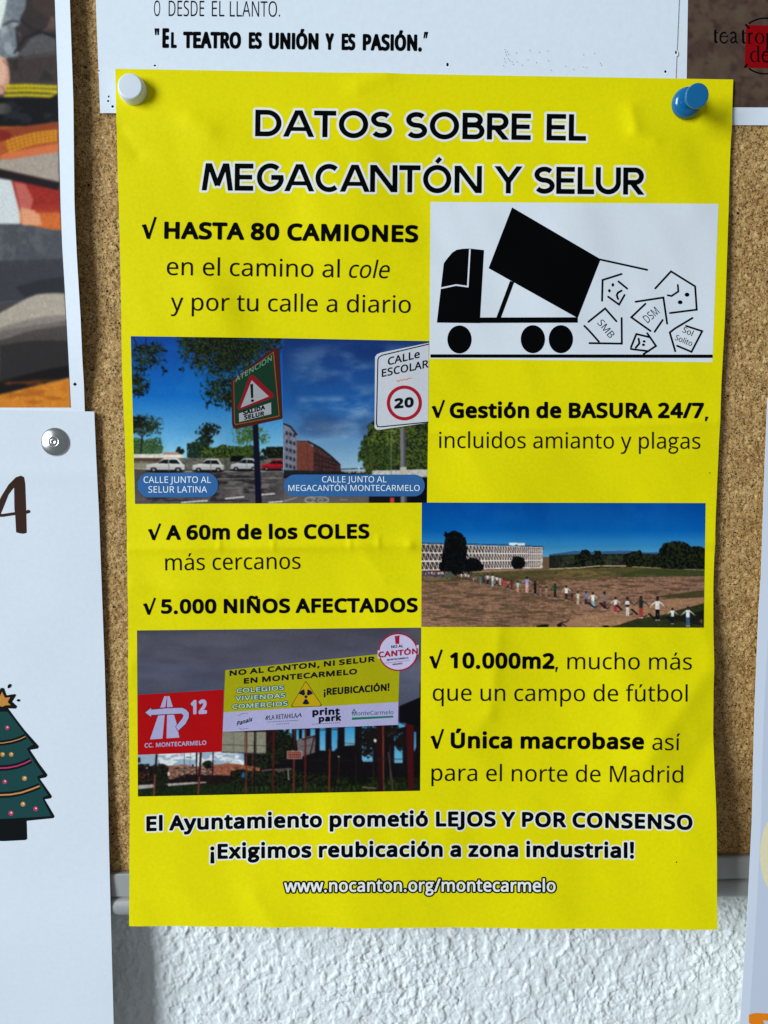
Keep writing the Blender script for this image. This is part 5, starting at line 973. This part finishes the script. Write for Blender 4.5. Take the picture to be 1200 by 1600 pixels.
# the hand-cut edges wander by a hair
b_ = b_+.00045*np.sin(u*5.2+.6)*sstep(.9, 1, v)
Xf = a*math.cos(TH)-b_*math.sin(TH); Zf = a*math.sin(TH)+b_*math.cos(TH)
P = np.stack([Xf, -d_fly(Xf, Zf), Zf], -1).reshape(-1, 3)
sheet_mesh('sheet', P, nr, nc, [M['yellow'], M['core']], flyer)
S = Sheet(flyer, d_fly)

S.text('title_lettering', [dict(s='DATOS SOBRE EL', p0=(398.5, 213), p1=(915.5, 220.3), cap=41.5, halo=3.6, font=TG, space=1.25, haloname='title_outline'),
                           dict(s='MEGACANTÓN Y SELUR', p0=(315, 297.5), p1=(1007, 304.5), cap=42.5, halo=3.6, font=TG, space=1.25, haloname='title_outline')], 1, h=.62)
def check(x0, x1, yt, yb):
    w_ = x1-x0; h_ = yb-yt; k = w_/21
    return [stroke([(x0, yt+h_*.42), (x0+w_*.24, yt+h_*.38)], 3.6*k), stroke([(x0+w_*.15, yt+h_*.36), (x0+w_*.47, yt+h_*.97)], 5.6*k), stroke([(x0+w_*.45, yb), (x1-w_*.04, yt)], 3.6*k)]
for q in ((222, 244, 339, 373.5), (674.6, 694.5, 625, 653), (231.6, 251, 818, 844), (224, 243, 934, 960.5), (671, 691, 1015, 1044.5), (673, 693, 1139, 1170)):
    S.shapes('check_mark', check(*q), M['black'], 2, .45)
BD = 43; RG = -1
S.text('lettering', [
    dict(s='HASTA 80 CAMIONES', p0=(256.5, 373.3), p1=(653, 379), cap=27, fat=BD),
    dict(s='Gestión de BASURA 24/7', p0=(702.5, 653.4), p1=(1099.5, 653.6), cap=24.4, fat=BD),
    dict(s='A 60m de los COLES', p0=(259.5, 843.8), p1=(577, 841.7), cap=23.3, fat=BD),
    dict(s='5.000 NIÑOS AFECTADOS', p0=(251.7, 959), p1=(652.5, 956.8), cap=22.8, fat=BD),
    dict(s='10.000m2', p0=(703, 1044.2), p1=(866, 1045.4), cap=25, fat=BD),
    dict(s='Única macrobase', p0=(704, 1169.2), p1=(1006, 1171), cap=25, fat=BD)], 2)
S.text('lettering', [
    dict(s='en el camino al', p0=(260.5, 429.8), p1=(530.3, 433.6), cap=27.2, fat=RG, mat='softblack'), dict(s='cole', p0=(543.5, 434), p1=(606, 434.9), cap=27.2, fat=RG, mat='softblack', slant=.2),
    dict(s='y por tu calle a diario', p0=(266.7, 485), p1=(641.5, 489), cap=26.8, fat=RG, mat='softblack'),
    dict(s='incluidos amianto y plagas', p0=(686, 700), p1=(1094, 701.3), cap=24.8, fat=RG, mat='softblack'), dict(s=',', p0=(1101, 654), p1=(1107, 654), cap=24, fat=-6, mat='softblack'),
    dict(s='más cercanos', p0=(258.3, 891.3), p1=(469.4, 888.8), cap=25.2, fat=RG, mat='softblack'),
    dict(s=', mucho más', p0=(867.5, 1045.5), p1=(1080.8, 1046.3), cap=25.4, fat=RG, mat='softblack'),
    dict(s='que un campo de fútbol', p0=(676, 1094.8), p1=(1074, 1096.2), cap=25.6, fat=RG, mat='softblack'),
    dict(s='así', p0=(1018.8, 1171.7), p1=(1062, 1172.3), cap=25.2, fat=RG, mat='softblack'),
    dict(s='para el norte de Madrid', p0=(674, 1219.8), p1=(1067, 1222.8), cap=25.6, fat=RG, mat='softblack')], 2)
S.text('closing_lettering', [
    dict(s='El Ayuntamiento prometió LEJOS Y POR CONSENSO', p0=(228.7, 1298.9), p1=(1082, 1297), cap=23.8, fat=46, halo=2.2, mid=-6.4, haloname='closing_outline'),
    dict(s='¡Exigimos reubicación a zona industrial!', p0=(328.5, 1342.3), p1=(990.7, 1341), cap=23.8, fat=46, halo=2.2, mid=-2.6, haloname='closing_outline')], 1)
S.text('address_lettering', [dict(s='www.nocanton.org/montecarmelo', p0=(444, 1394.3), p1=(868, 1393.7), cap=20.2, fat=22, halo=2.3, halomat='black', mat='halo', mid=-.9, haloname='address_outline')], 1)

# --- the drawing of the dumper truck
T = lambda pts: np.array(pts, float)/2.4+[650, 300]
panel = S.shapes('drawing_panel', [[np.array([(672.6, 315.5), (1122.5, 318.5), (1118.5, 420), (1113.2, 566), (671, 560.5)], float)]], M['panel'], 0, 1.0)
S.shapes('truck_cab', [[T([(104, 268), (112, 256), (135, 228), (152, 217), (175, 213), (200, 212), (255, 218), (239, 492), (78, 490)])]], M['black'], 2, .6, parent=panel)
S.shapes('truck_window_line', [stroke(T([(202, 214), (194, 355), (150, 349), (93, 361)]), 2.4)], M['panel'], 3, .4, parent=panel)
S.shapes('truck_box', [[T([(360, 58), (692, 252), (606, 473), (272, 286)])]], M['black'], 2, .7, parent=panel)
S.shapes('truck_chassis', [stroke(T([(225, 481), (606, 480)]), 8.4), stroke(T([(360, 336), (307, 478)]), 6.6)], M['black'], 4, .6, parent=panel)
for x, y in ((163, 553), (438, 552), (543, 552)): p = T([(x, y)])[0]; S.shapes('truck_wheel', [ell(p[0], p[1], 19, 22)], M['black'], 2, .6, parent=panel)
S.shapes('road_line', [stroke(T([(54, 615), (1112, 616)]), 5.2)], M['black'], 2, .6, parent=panel)
T3 = lambda pts: np.array(pts, float)/6.316+[920, 400]
ln = lambda pts, w_=3.0: [stroke(T3(pts), w_), ell(*T3([pts[0]])[0], w_/2, w_/2, 10), ell(*T3([pts[-1]])[0], w_/2, w_/2, 10)]
houses = [[(110, 35), (575, 137)], [(323, 178), (135, 237), (130, 442)], [(292, 252), (378, 322)], [(190, 402), (298, 480), (352, 385)], [(-5, 650), (160, 518), (272, 645)], [(-45, 690), (0, 735), (98, 845)], [(5, 860), (325, 865), (323, 612)],
          [(460, 452), (735, 410), (772, 668)], [(558, 472), (418, 605), (608, 740)], [(728, 632), (648, 748)], [(655, 320), (810, 152), (1048, 300), (1064, 530), (800, 563)], [(1022, 612), (850, 715), (798, 755), (852, 940)], [(958, 690), (1118, 742), (1012, 946), (870, 886)],
          [(575, 762), (662, 888), (540, 968)], [(602, 802), (468, 770), (415, 902)], [(414, 918), (590, 940)]]
for pts in houses: S.shapes('falling_house_line', ln(pts), M['black'], 2, .45, parent=panel)
for pts, w_ in (([(322, 342), (286, 362), (274, 388), (288, 425)], 3.0), ([(352, 385), (344, 402)], 2.4), ([(877, 286), (882, 350), (815, 395), (778, 388)], 2.8), ([(490, 816), (498, 862), (462, 905)], 3.0)): S.shapes('face_line', ln(pts, w_), M['black'], 3, .4, parent=panel)
for x, y, rx, ry in ((236, 285, 2, 2.8), (202, 343, 2, 2.6), (968, 382, 3.7, 3.2), (900, 457, 3.7, 3.1), (545, 843, 2.2, 1.9), (538, 877, 2.4, 1.9)): p = T3([(x, y)])[0]; S.shapes('face_dot', [ell(p[0], p[1], rx, ry, 16)], M['black'], 3, .4, parent=panel)
p3 = lambda x, y: tuple(T3([(x, y)])[0])
S.text('house_lettering', [dict(s='SMB', p0=p3(80, 665), p1=p3(205, 815), cap=11.0, fat=-4, mat='softblack'), dict(s='DSM', p0=p3(580, 665), p1=p3(700, 560), cap=13.0, fat=-4, mat='softblack'),
                           dict(s='Sol', p0=p3(918, 748), p1=p3(1012, 792), cap=8.8, fat=0, mat='softblack'), dict(s='Solito', p0=p3(845, 825), p1=p3(1008, 892), cap=8.6, fat=0, mat='softblack')], 3, parent=panel)

# --- printed photographs
pa = S.picture('printed_photo', paint_street_sign(), [(204.3, 525.3), (441.2, 528.5), (442.8, 786.3), (211, 787.3)], 0)
pb = S.picture('printed_photo', paint_school_street(), [(441.2, 528.5), (670.6, 533), (667, 785.5), (442.8, 786.3)], 0)
pc = S.picture('printed_photo', paint_field(), [(659, 785.2), (1102.5, 786), (1099.7, 980.8), (658.3, 979.4)], 0)
pd = S.picture('printed_photo', paint_boards(), [(214, 985), (658, 980.6), (656.3, 1235.5), (215.5, 1244.5)], 0)
for o, t in ((pa, 'printed photo of a green warning sign over parked cars'), (pb, 'printed photo of a school street sign against blue sky'), (pc, 'printed photo of a chain of people across a field'), (pd, 'printed photo of a red and a yellow billboard')): o['label'] = t
def pill(x0, y0, x1, y1, r):
    return [np.concatenate([arc(x1-r, y0+r, r, r, -90, 0, 9), arc(x1-r, y1-r, r, r, 0, 90, 9), arc(x0+r, y1-r, r, r, 90, 180, 9), arc(x0+r, y0+r, r, r, 180, 270, 9)])]
Ta = lambda pts: np.array(pts, float)/4.615+[190, 510]
Tb = lambda pts: np.array(pts, float)/4.615+[430, 510]
qa = lambda x, y: tuple(Ta([(x, y)])[0]); qb = lambda x, y: tuple(Tb([(x, y)])[0])
# warning sign
S.shapes('printed_sign', [[Ta([(790, 388), (1105, 150), (1135, 158), (1140, 180), (1162, 660), (1155, 668), (825, 740), (802, 728), (796, 700)])]], M['warn_rim'], 1, .5, parent=pa)
S.shapes('printed_sign_face', [[Ta([(806, 395), (1098, 180), (1140, 645), (1132, 652), (822, 712), (812, 700)])]], M['warn_line'], 2, .5, parent=pa)
S.shapes('printed_sign_face', [[Ta([(811, 398), (1090, 192), (1133, 640), (1126, 645), (826, 704), (818, 696)])]], M['warn_green'], 3, .5, parent=pa)
tri = Ta([(922, 358), (950, 350), (1098, 492), (1092, 515), (850, 605), (836, 590)])
S.shapes('printed_triangle', [[tri]], M['warn_red'], 4, .4, parent=pa); S.shapes('printed_triangle_face', [[Ta([(938, 388), (1062, 505), (858, 588)])]], M['plate_grey'], 5, .4, parent=pa)
S.shapes('exclamation_mark', [[Ta([(928, 418), (948, 414), (950, 515), (934, 518)])], ell(*qa(944, 536), 2.4, 2.2, 12)], M['sign_ink'], 6, .35, parent=pa)
S.shapes('printed_plate', [[Ta([(846, 628), (1078, 548), (1080, 632), (848, 690)])]], M['plate_grey'], 4, .4, parent=pa)
S.text('printed_sign_lettering', [dict(s='ATENCION', p0=qa(822, 404), p1=qa(1084, 246), cap=8.4, fat=24, mat='warn_text', upright=True), dict(s='SALIDA', p0=qa(876, 642), p1=qa(1034, 598), cap=7.0, fat=52, mat='sign_ink', upright=True), dict(s='SELUR', p0=qa(884, 674), p1=qa(1028, 642), cap=6.8, fat=48, mat='sign_ink', upright=True)], 6, parent=pa)
cp = S.shapes('caption_label', [pill(215.3, 739, 340.7, 777, 18)], M['pill_blue'], 5, .5, parent=pa)
S.text('caption_lettering', [dict(s='CALLE JUNTO AL', p0=qa(160, 1128), p1=qa(645, 1128), cap=9.9, fat=0, mat='pill_text'), dict(s='SELUR LATINA', p0=qa(194, 1198), p1=qa(617, 1198), cap=9.9, fat=0, mat='pill_text')], 7, parent=pa)
# school street sign
sg = [(735, 200), (760, 190), (1108, 118), (1103, 694), (760, 745), (728, 744), (716, 728), (720, 220)]
S.shapes('printed_sign', [[Tb(sg)]], M['sign_white'], 1, .5, parent=pb)
S.shapes('printed_sign_border', [stroke(Tb([(1108, 128), (772, 208), (748, 222), (740, 240), (730, 700), (738, 722), (760, 724), (1104, 690)]), 1.7)], M['sign_ink'], 2, .35, parent=pb)
S.shapes('speed_ring', [stroke(Tb(arc(931, 552, 115, 114, 0, 360, 45)[:-1]), 5.2, True)], M['sign_red'], 3, .4, parent=pb)
S.shapes('printed_wave', [stroke(Tb([(875, 388), (888, 398), (903, 386), (918, 388), (930, 380), (945, 386), (958, 376), (984, 372)]), 1.5)], M['orange'], 3, .3, parent=pb)
S.text('printed_sign_lettering', [dict(s='20', p0=qb(858, 594), p1=qb(998, 582), cap=16, fat=60, mat='sign_ink', upright=True), dict(s='CALLe', p0=qb(812, 282), p1=qb(1042, 225), cap=12.2, fat=22, mat='sign_ink', upright=True), dict(s='ESCOLAR', p0=qb(768, 366), p1=qb(1104, 296), cap=12.2, fat=22, mat='sign_ink', upright=True)], 3, parent=pb)
S.shapes('caption_label', [pill(444.2, 741.5, 663.6, 775.5, 16.5)], M['pill_blue'], 5, .5, parent=pb)
S.text('caption_lettering', [dict(s='CALLE JUNTO AL', p0=qb(338, 1124), p1=qb(803, 1124), cap=9.4, fat=0, mat='pill_text'), dict(s='MEGACANTÓN MONTECARMELO', p0=qb(95, 1186), p1=qb(1042, 1186), cap=9.2, fat=0, mat='pill_text')], 7, parent=pb)
# billboards
Td = lambda pts: np.array(pts, float)/8+[210, 1060]
S.shapes('printed_billboard', [[Td([(43, 205), (1116, 140), (1095, 915), (42, 955)])]], M['board_red'], 1, .5, parent=pd)
road = [[Td([(375, 222), (408, 222), (388, 360), (324, 364)])], [Td([(412, 222), (438, 220), (482, 355), (408, 360)])], [Td([(298, 462), (380, 458), (352, 752), (196, 762)])], [Td([(410, 455), (496, 452), (528, 560), (562, 738), (402, 748)])]]
arrow = [[Td([(138, 425), (212, 365), (212, 390), (400, 372), (600, 366), (650, 390), (682, 430), (680, 490), (640, 565), (545, 655), (520, 600), (600, 500), (615, 460), (590, 438), (400, 445), (212, 455), (210, 480)])]]
S.shapes('arrow_outline', arrow, M['navy'], 4, .35, level=.8, parent=pd); S.shapes('road_symbol', road, M['board_lilac'], 3, .4, parent=pd); S.shapes('arrow_symbol', arrow, M['board_lilac'], 5, .4, parent=pd)
pdp = lambda x, y: tuple(Td([(x, y)])[0])
S.text('printed_billboard_lettering', [dict(s='12', p0=pdp(706, 450), p1=pdp(908, 440), cap=22.5, fat=56, mat='board_lilac', upright=True), dict(s='CC. MONTECARMELO', p0=pdp(128, 864), p1=pdp(900, 828), cap=6.8, fat=26, mat='board_lilac', upright=True)], 3, parent=pd)
S.shapes('printed_billboard', [[np.array([(352, 1047), (625, 1018.5), (622.5, 1096.8), (349.3, 1112.8)])]], M['board_yellow'], 1, .5, parent=pd)
S.shapes('printed_band', [[np.array([(349.3, 1112.8), (622.5, 1096.8), (621.8, 1132.4), (348, 1143.3)])]], M['board_lilac'], 1, .5, parent=pd)
bt = lambda s, p0, p1, cap, fat, mat='sign_ink', **k: dict(s=s, p0=p0, p1=p1, cap=cap, fat=fat, mat=mat, upright=True, h=None, **k)
def T_(*a, **k): r = bt(*a, **k); r.pop('h'); return r
S.text('printed_billboard_lettering', [T_('NO AL CANTON, NI SELUR', (358.7, 1056.2), (585.5, 1033.8), 8.6, 52), T_('EN MONTECARMELO', (381, 1068.3), (557.8, 1053.2), 8.8, 52), T_('¡REUBICACIÓN!', (505.7, 1086.4), (608.3, 1079), 11, 44),
                                       T_('COLEGIOS', (369.6, 1083), (443.6, 1077.9), 7.4, 36, 'pale_teal', halo=.8, halomat='navy'), T_('VIVIENDAS', (367.6, 1095.2), (446, 1089.8), 7.4, 36, 'pale_teal', halo=.8, halomat='navy'), T_('COMERCIOS', (363, 1107.8), (449.6, 1102.6), 7.4, 36, 'pale_teal', halo=.8, halomat='navy')], 3, parent=pd)
tr = np.array([(478.7, 1064.4), (502.8, 1101), (501, 1103.4), (457, 1104.8), (455, 1102.5), (477, 1064.8)])
S.shapes('hazard_triangle', [[tr]], M['navy'], 2, .4, parent=pd); ctr = np.array([478.6, 1090.5]); S.shapes('hazard_triangle_face', [[(tr-ctr)*.945+ctr]], M['road_amber'], 3, .4, parent=pd)
blades = []
for a0 in (-62, 58, 178-120+58): pass
for am in (-50, -130, 90): blades.append([np.array([(478+12*math.cos(rad(q)), 1088.5+12*math.sin(rad(q))) for q in np.linspace(am-27, am+27, 8)]+[(478+4*math.cos(rad(q)), 1088.5+4*math.sin(rad(q))) for q in (am+22, am-22)])])
S.shapes('hazard_symbol', blades+[ell(478, 1088.5, 2.4, 2.4, 12)], M['navy'], 5, .35, parent=pd)
dash = lambda p, q, n, w_=.9: [stroke([np.array(p)+(np.array(q)-p)*k/n, np.array(p)+(np.array(q)-p)*(k+.62)/n], w_) for k in range(n)]
S.text('sponsor_lettering', [T_('Panaix', (369.8, 1134), (394, 1126.6), 6.6, 34, slant=.2), T_('LA RETAHILA', (421, 1124.6), (464, 1121.4), 7.4, 6), T_('print', (488, 1118), (530.8, 1116.4), 10.6, 66), T_('park', (498, 1128), (533, 1126), 9.6, 66), T_('MonteCarmelo', (550.4, 1118), (614.6, 1115.8), 6.4, 4, 'board_teal')], 2, parent=pd)
S.shapes('sponsor_small_print', dash((372, 1118.5), (378, 1115), 3, .8)+dash((378, 1115), (388, 1114), 4, .8)+dash((373, 1137), (377, 1139.5), 2, .8)+dash((377, 1139.5), (389, 1137.5), 5, .8)+dash((418, 1128.2), (466, 1125.2), 16)+dash((432, 1131.5), (453, 1130), 7)+dash((487, 1131.5), (532, 1129), 15)+
         [stroke([(415, 1124), (418, 1118)], 1.6), stroke([(417, 1125), (420, 1119)], 1.2), stroke([(469, 1116), (471, 1120)], 1.6), stroke([(464, 1121), (470, 1114)], 1.2)], M['sign_ink'], 2, .3, parent=pd)
S.shapes('sponsor_bar', [[np.array([(549.8, 1121), (614.4, 1118.2), (614.4, 1121), (549.8, 1124.8)])], stroke([(549.5, 1115), (553.2, 1108), (556.5, 1114.5)], 1.3), stroke([(551.5, 1113), (555, 1113)], 1.0)], M['board_green'], 2, .3, parent=pd)
cx, cy = 622, 1018.6
S.shapes('badge', [ell(cx, cy, 31, 29.8, 50)], M['badge_red'], 4, .5, parent=pd); S.shapes('badge_face', [ell(cx, cy, 28.8, 27.6, 50)], M['badge_lilac'], 5, .5, parent=pd)
S.shapes('badge_face', [[np.array([(590, 1016), (594, 1016), (594, 1029), (590, 1029)])], [np.array([(651, 1007.5), (654.5, 1007.5), (654, 1022), (650, 1022)])]], M['badge_lilac'], 6, .4, parent=pd)
S.shapes('bin_icon', [[np.array([(617, 995.5), (624, 994.5), (623.5, 1006), (618, 1006)])], stroke([(616.2, 994.6), (624.4, 993.4)], 1.6)], M['badge_red'], 7, .35, parent=pd)
S.text('badge_lettering', [T_('NO AL', (611.2, 1012.6), (630, 1011.0), 4.4, 20), T_('CANTÓN', (591, 1027.4), (652.8, 1021.4), 9.0, 44, 'badge_red'), T_('MONTECARMELO', (604.5, 1032.4), (637.8, 1029), 2.9, 20), T_('MADRID', (613.4, 1039.4), (628.8, 1037.6), 2.8, 10)], 8, parent=pd)
S.shapes('badge_line', [stroke([(600.5, 1035.9), (640, 1031.8)], .6)], M['badge_red'], 7, .25, parent=pd)
# specks on the sheet
S.shapes('speck', [ell(1057, 1347, 1.1, 1.1, 8), ell(1097, 391, 1.0, 1.0, 8), ell(1109, 739, 1.3, .8, 8)], M['softblack'], 0, .3)

# ------------------------------------------------------------------ pins
def lathe(name, base, axis, prof, mat, parent, n=64):
    """prof: list of (radius, height along axis)"""
    ax = Vector(axis).normalized(); q = Vector((0, 0, 1)).rotation_difference(ax)
    V = []
    for r, h_ in prof:
        for k in range(n): V.append(Vector(base)+q @ Vector((r*math.cos(2*math.pi*k/n), r*math.sin(2*math.pi*k/n), h_)))
    m_ = len(prof); i = np.arange(m_-1)[:, None]*n; k = np.arange(n)[None, :]; k2 = (k+1) % n
    f = np.stack([i+k, i+k2, i+n+k2, i+n+k], -1).reshape(-1, 4)
    return mesh_np(name, np.array(V), [f], mat, parent)
def smooth_prof(p, sub=4):
    p = np.array(p, float); t = np.linspace(0, len(p)-1, (len(p)-1)*sub+1); out = []
    for q in t:
        i = min(int(q), len(p)-2); f = q-i; a = p[max(i-1, 0)]; b = p[i]; c = p[i+1]; d = p[min(i+2, len(p)-1)]
        out.append(.5*((2*b)+(-a+c)*f+(2*a-5*b+4*c-d)*f*f+(-a+3*b-3*c+d)*f**3))
    return [(max(r, 0), h_) for r, h_ in out]
steel = plain_mat('steel', (.6, .6, .6), .25, 1.)
def on(px, py, d): return Vector(on_surface(np.array([float(px)]), np.array([float(py)]), d)[0])
mm_ = 1e-3
B = on(208.3, 142.3, d_fly)
pw = thing('drawing_pin', 'round white plastic pin in the upper left corner of the yellow flyer', 'pin', tuple(B))
white_pl = plain_mat('white_plastic', (.74, .76, .79), .32, 0, .5)
lathe('pin_cap', B, (-.01, -1, .01), [(r*mm_, h_*mm_) for r, h_ in smooth_prof([(0, -.2), (4.3, -.2), (4.65, .1), (4.72, .7), (4.6, 1.5), (4.3, 2.9), (4.15, 3.35), (3.85, 3.62), (3.3, 3.7), (0, 3.72)])], white_pl, pw)
lathe('needle', B, (0, -1, 0), [(.5*mm_, -4*mm_), (.5*mm_, 0)], steel, pw, 12)
B = on(1069.5, 163, d_fly); H = on(1089.8, 149.2, lambda x, z: d_fly(x, z)+.0112)
pb_ = thing('pushpin', 'blue plastic pushpin in the upper right corner of the yellow flyer', 'pin', tuple(B))
blue = plain_mat('blue_plastic', (.001, .125, .31), .2, 0, .5, .3); axv = (H-B); L_ = axv.length/mm_
sc_ = lambda p: [(r*mm_, h_*mm_) for r, h_ in p]
lathe('collar', B, axv, sc_(smooth_prof([(0, 0), (3.6, .1), (4.6, .8), (5.0, 1.7), (4.7, 2.8), (3.8, 3.7), (2.7, 4.1), (1.7, 4.2)])), blue, pb_)
lathe('grip', B, axv, sc_(smooth_prof([(1.95, 3.6), (2.0, 4.6), (2.15, 6.5), (2.4, L_-3.0), (3.2, L_-1.9), (3.72, L_-1.2), (3.85, L_-.6), (3.7, L_-.15), (3.2, L_), (0, L_)])), blue, pb_)
lathe('needle', B, axv, sc_([(.5, -4), (.5, .2)]), steel, pb_, 12)
B = on(86.3, 690.3, d_xm)
tk = thing('thumbtack', 'silver metal thumbtack holding the Christmas notice', 'thumbtack', tuple(B))
mt, nt, b = new_mat('turned_steel'); tc = nd(nt, 'ShaderNodeTexCoord'); nz = nd(nt, 'ShaderNodeTexNoise'); nz.inputs['Scale'].default_value = 2200; nz.inputs['Detail'].default_value = 4
bp = nd(nt, 'ShaderNodeBump'); bp.inputs['Strength'].default_value = .25; bp.inputs['Distance'].default_value = .0001
nt.links.new(tc.outputs['Object'], nz.inputs['Vector']); nt.links.new(nz.outputs['Fac'], bp.inputs['Height']); nt.links.new(bp.outputs['Normal'], b.inputs['Normal'])
b.inputs['Base Color'].default_value = (.62, .61, .57, 1); b.inputs['Metallic'].default_value = 1; b.inputs['Roughness'].default_value = .26
lathe('tack_head', B, (0, -1, .02), sc_([(0, -.1), (4.85, -.1), (4.95, .05), (4.9, .2), (4.6, .45), (4.0, .75), (3.2, 1.0), (2.4, 1.2), (1.9, 1.36), (1.55, 1.42), (1.42, 1.3), (1.3, 1.3)]), mt, tk, 72)
lathe('rivet', B, (0, -1, .02), sc_([(1.3, 1.2), (1.25, 1.55), (.95, 1.72), (.5, 1.66), (.3, 1.5), (0, 1.45)]), mt, tk, 32)
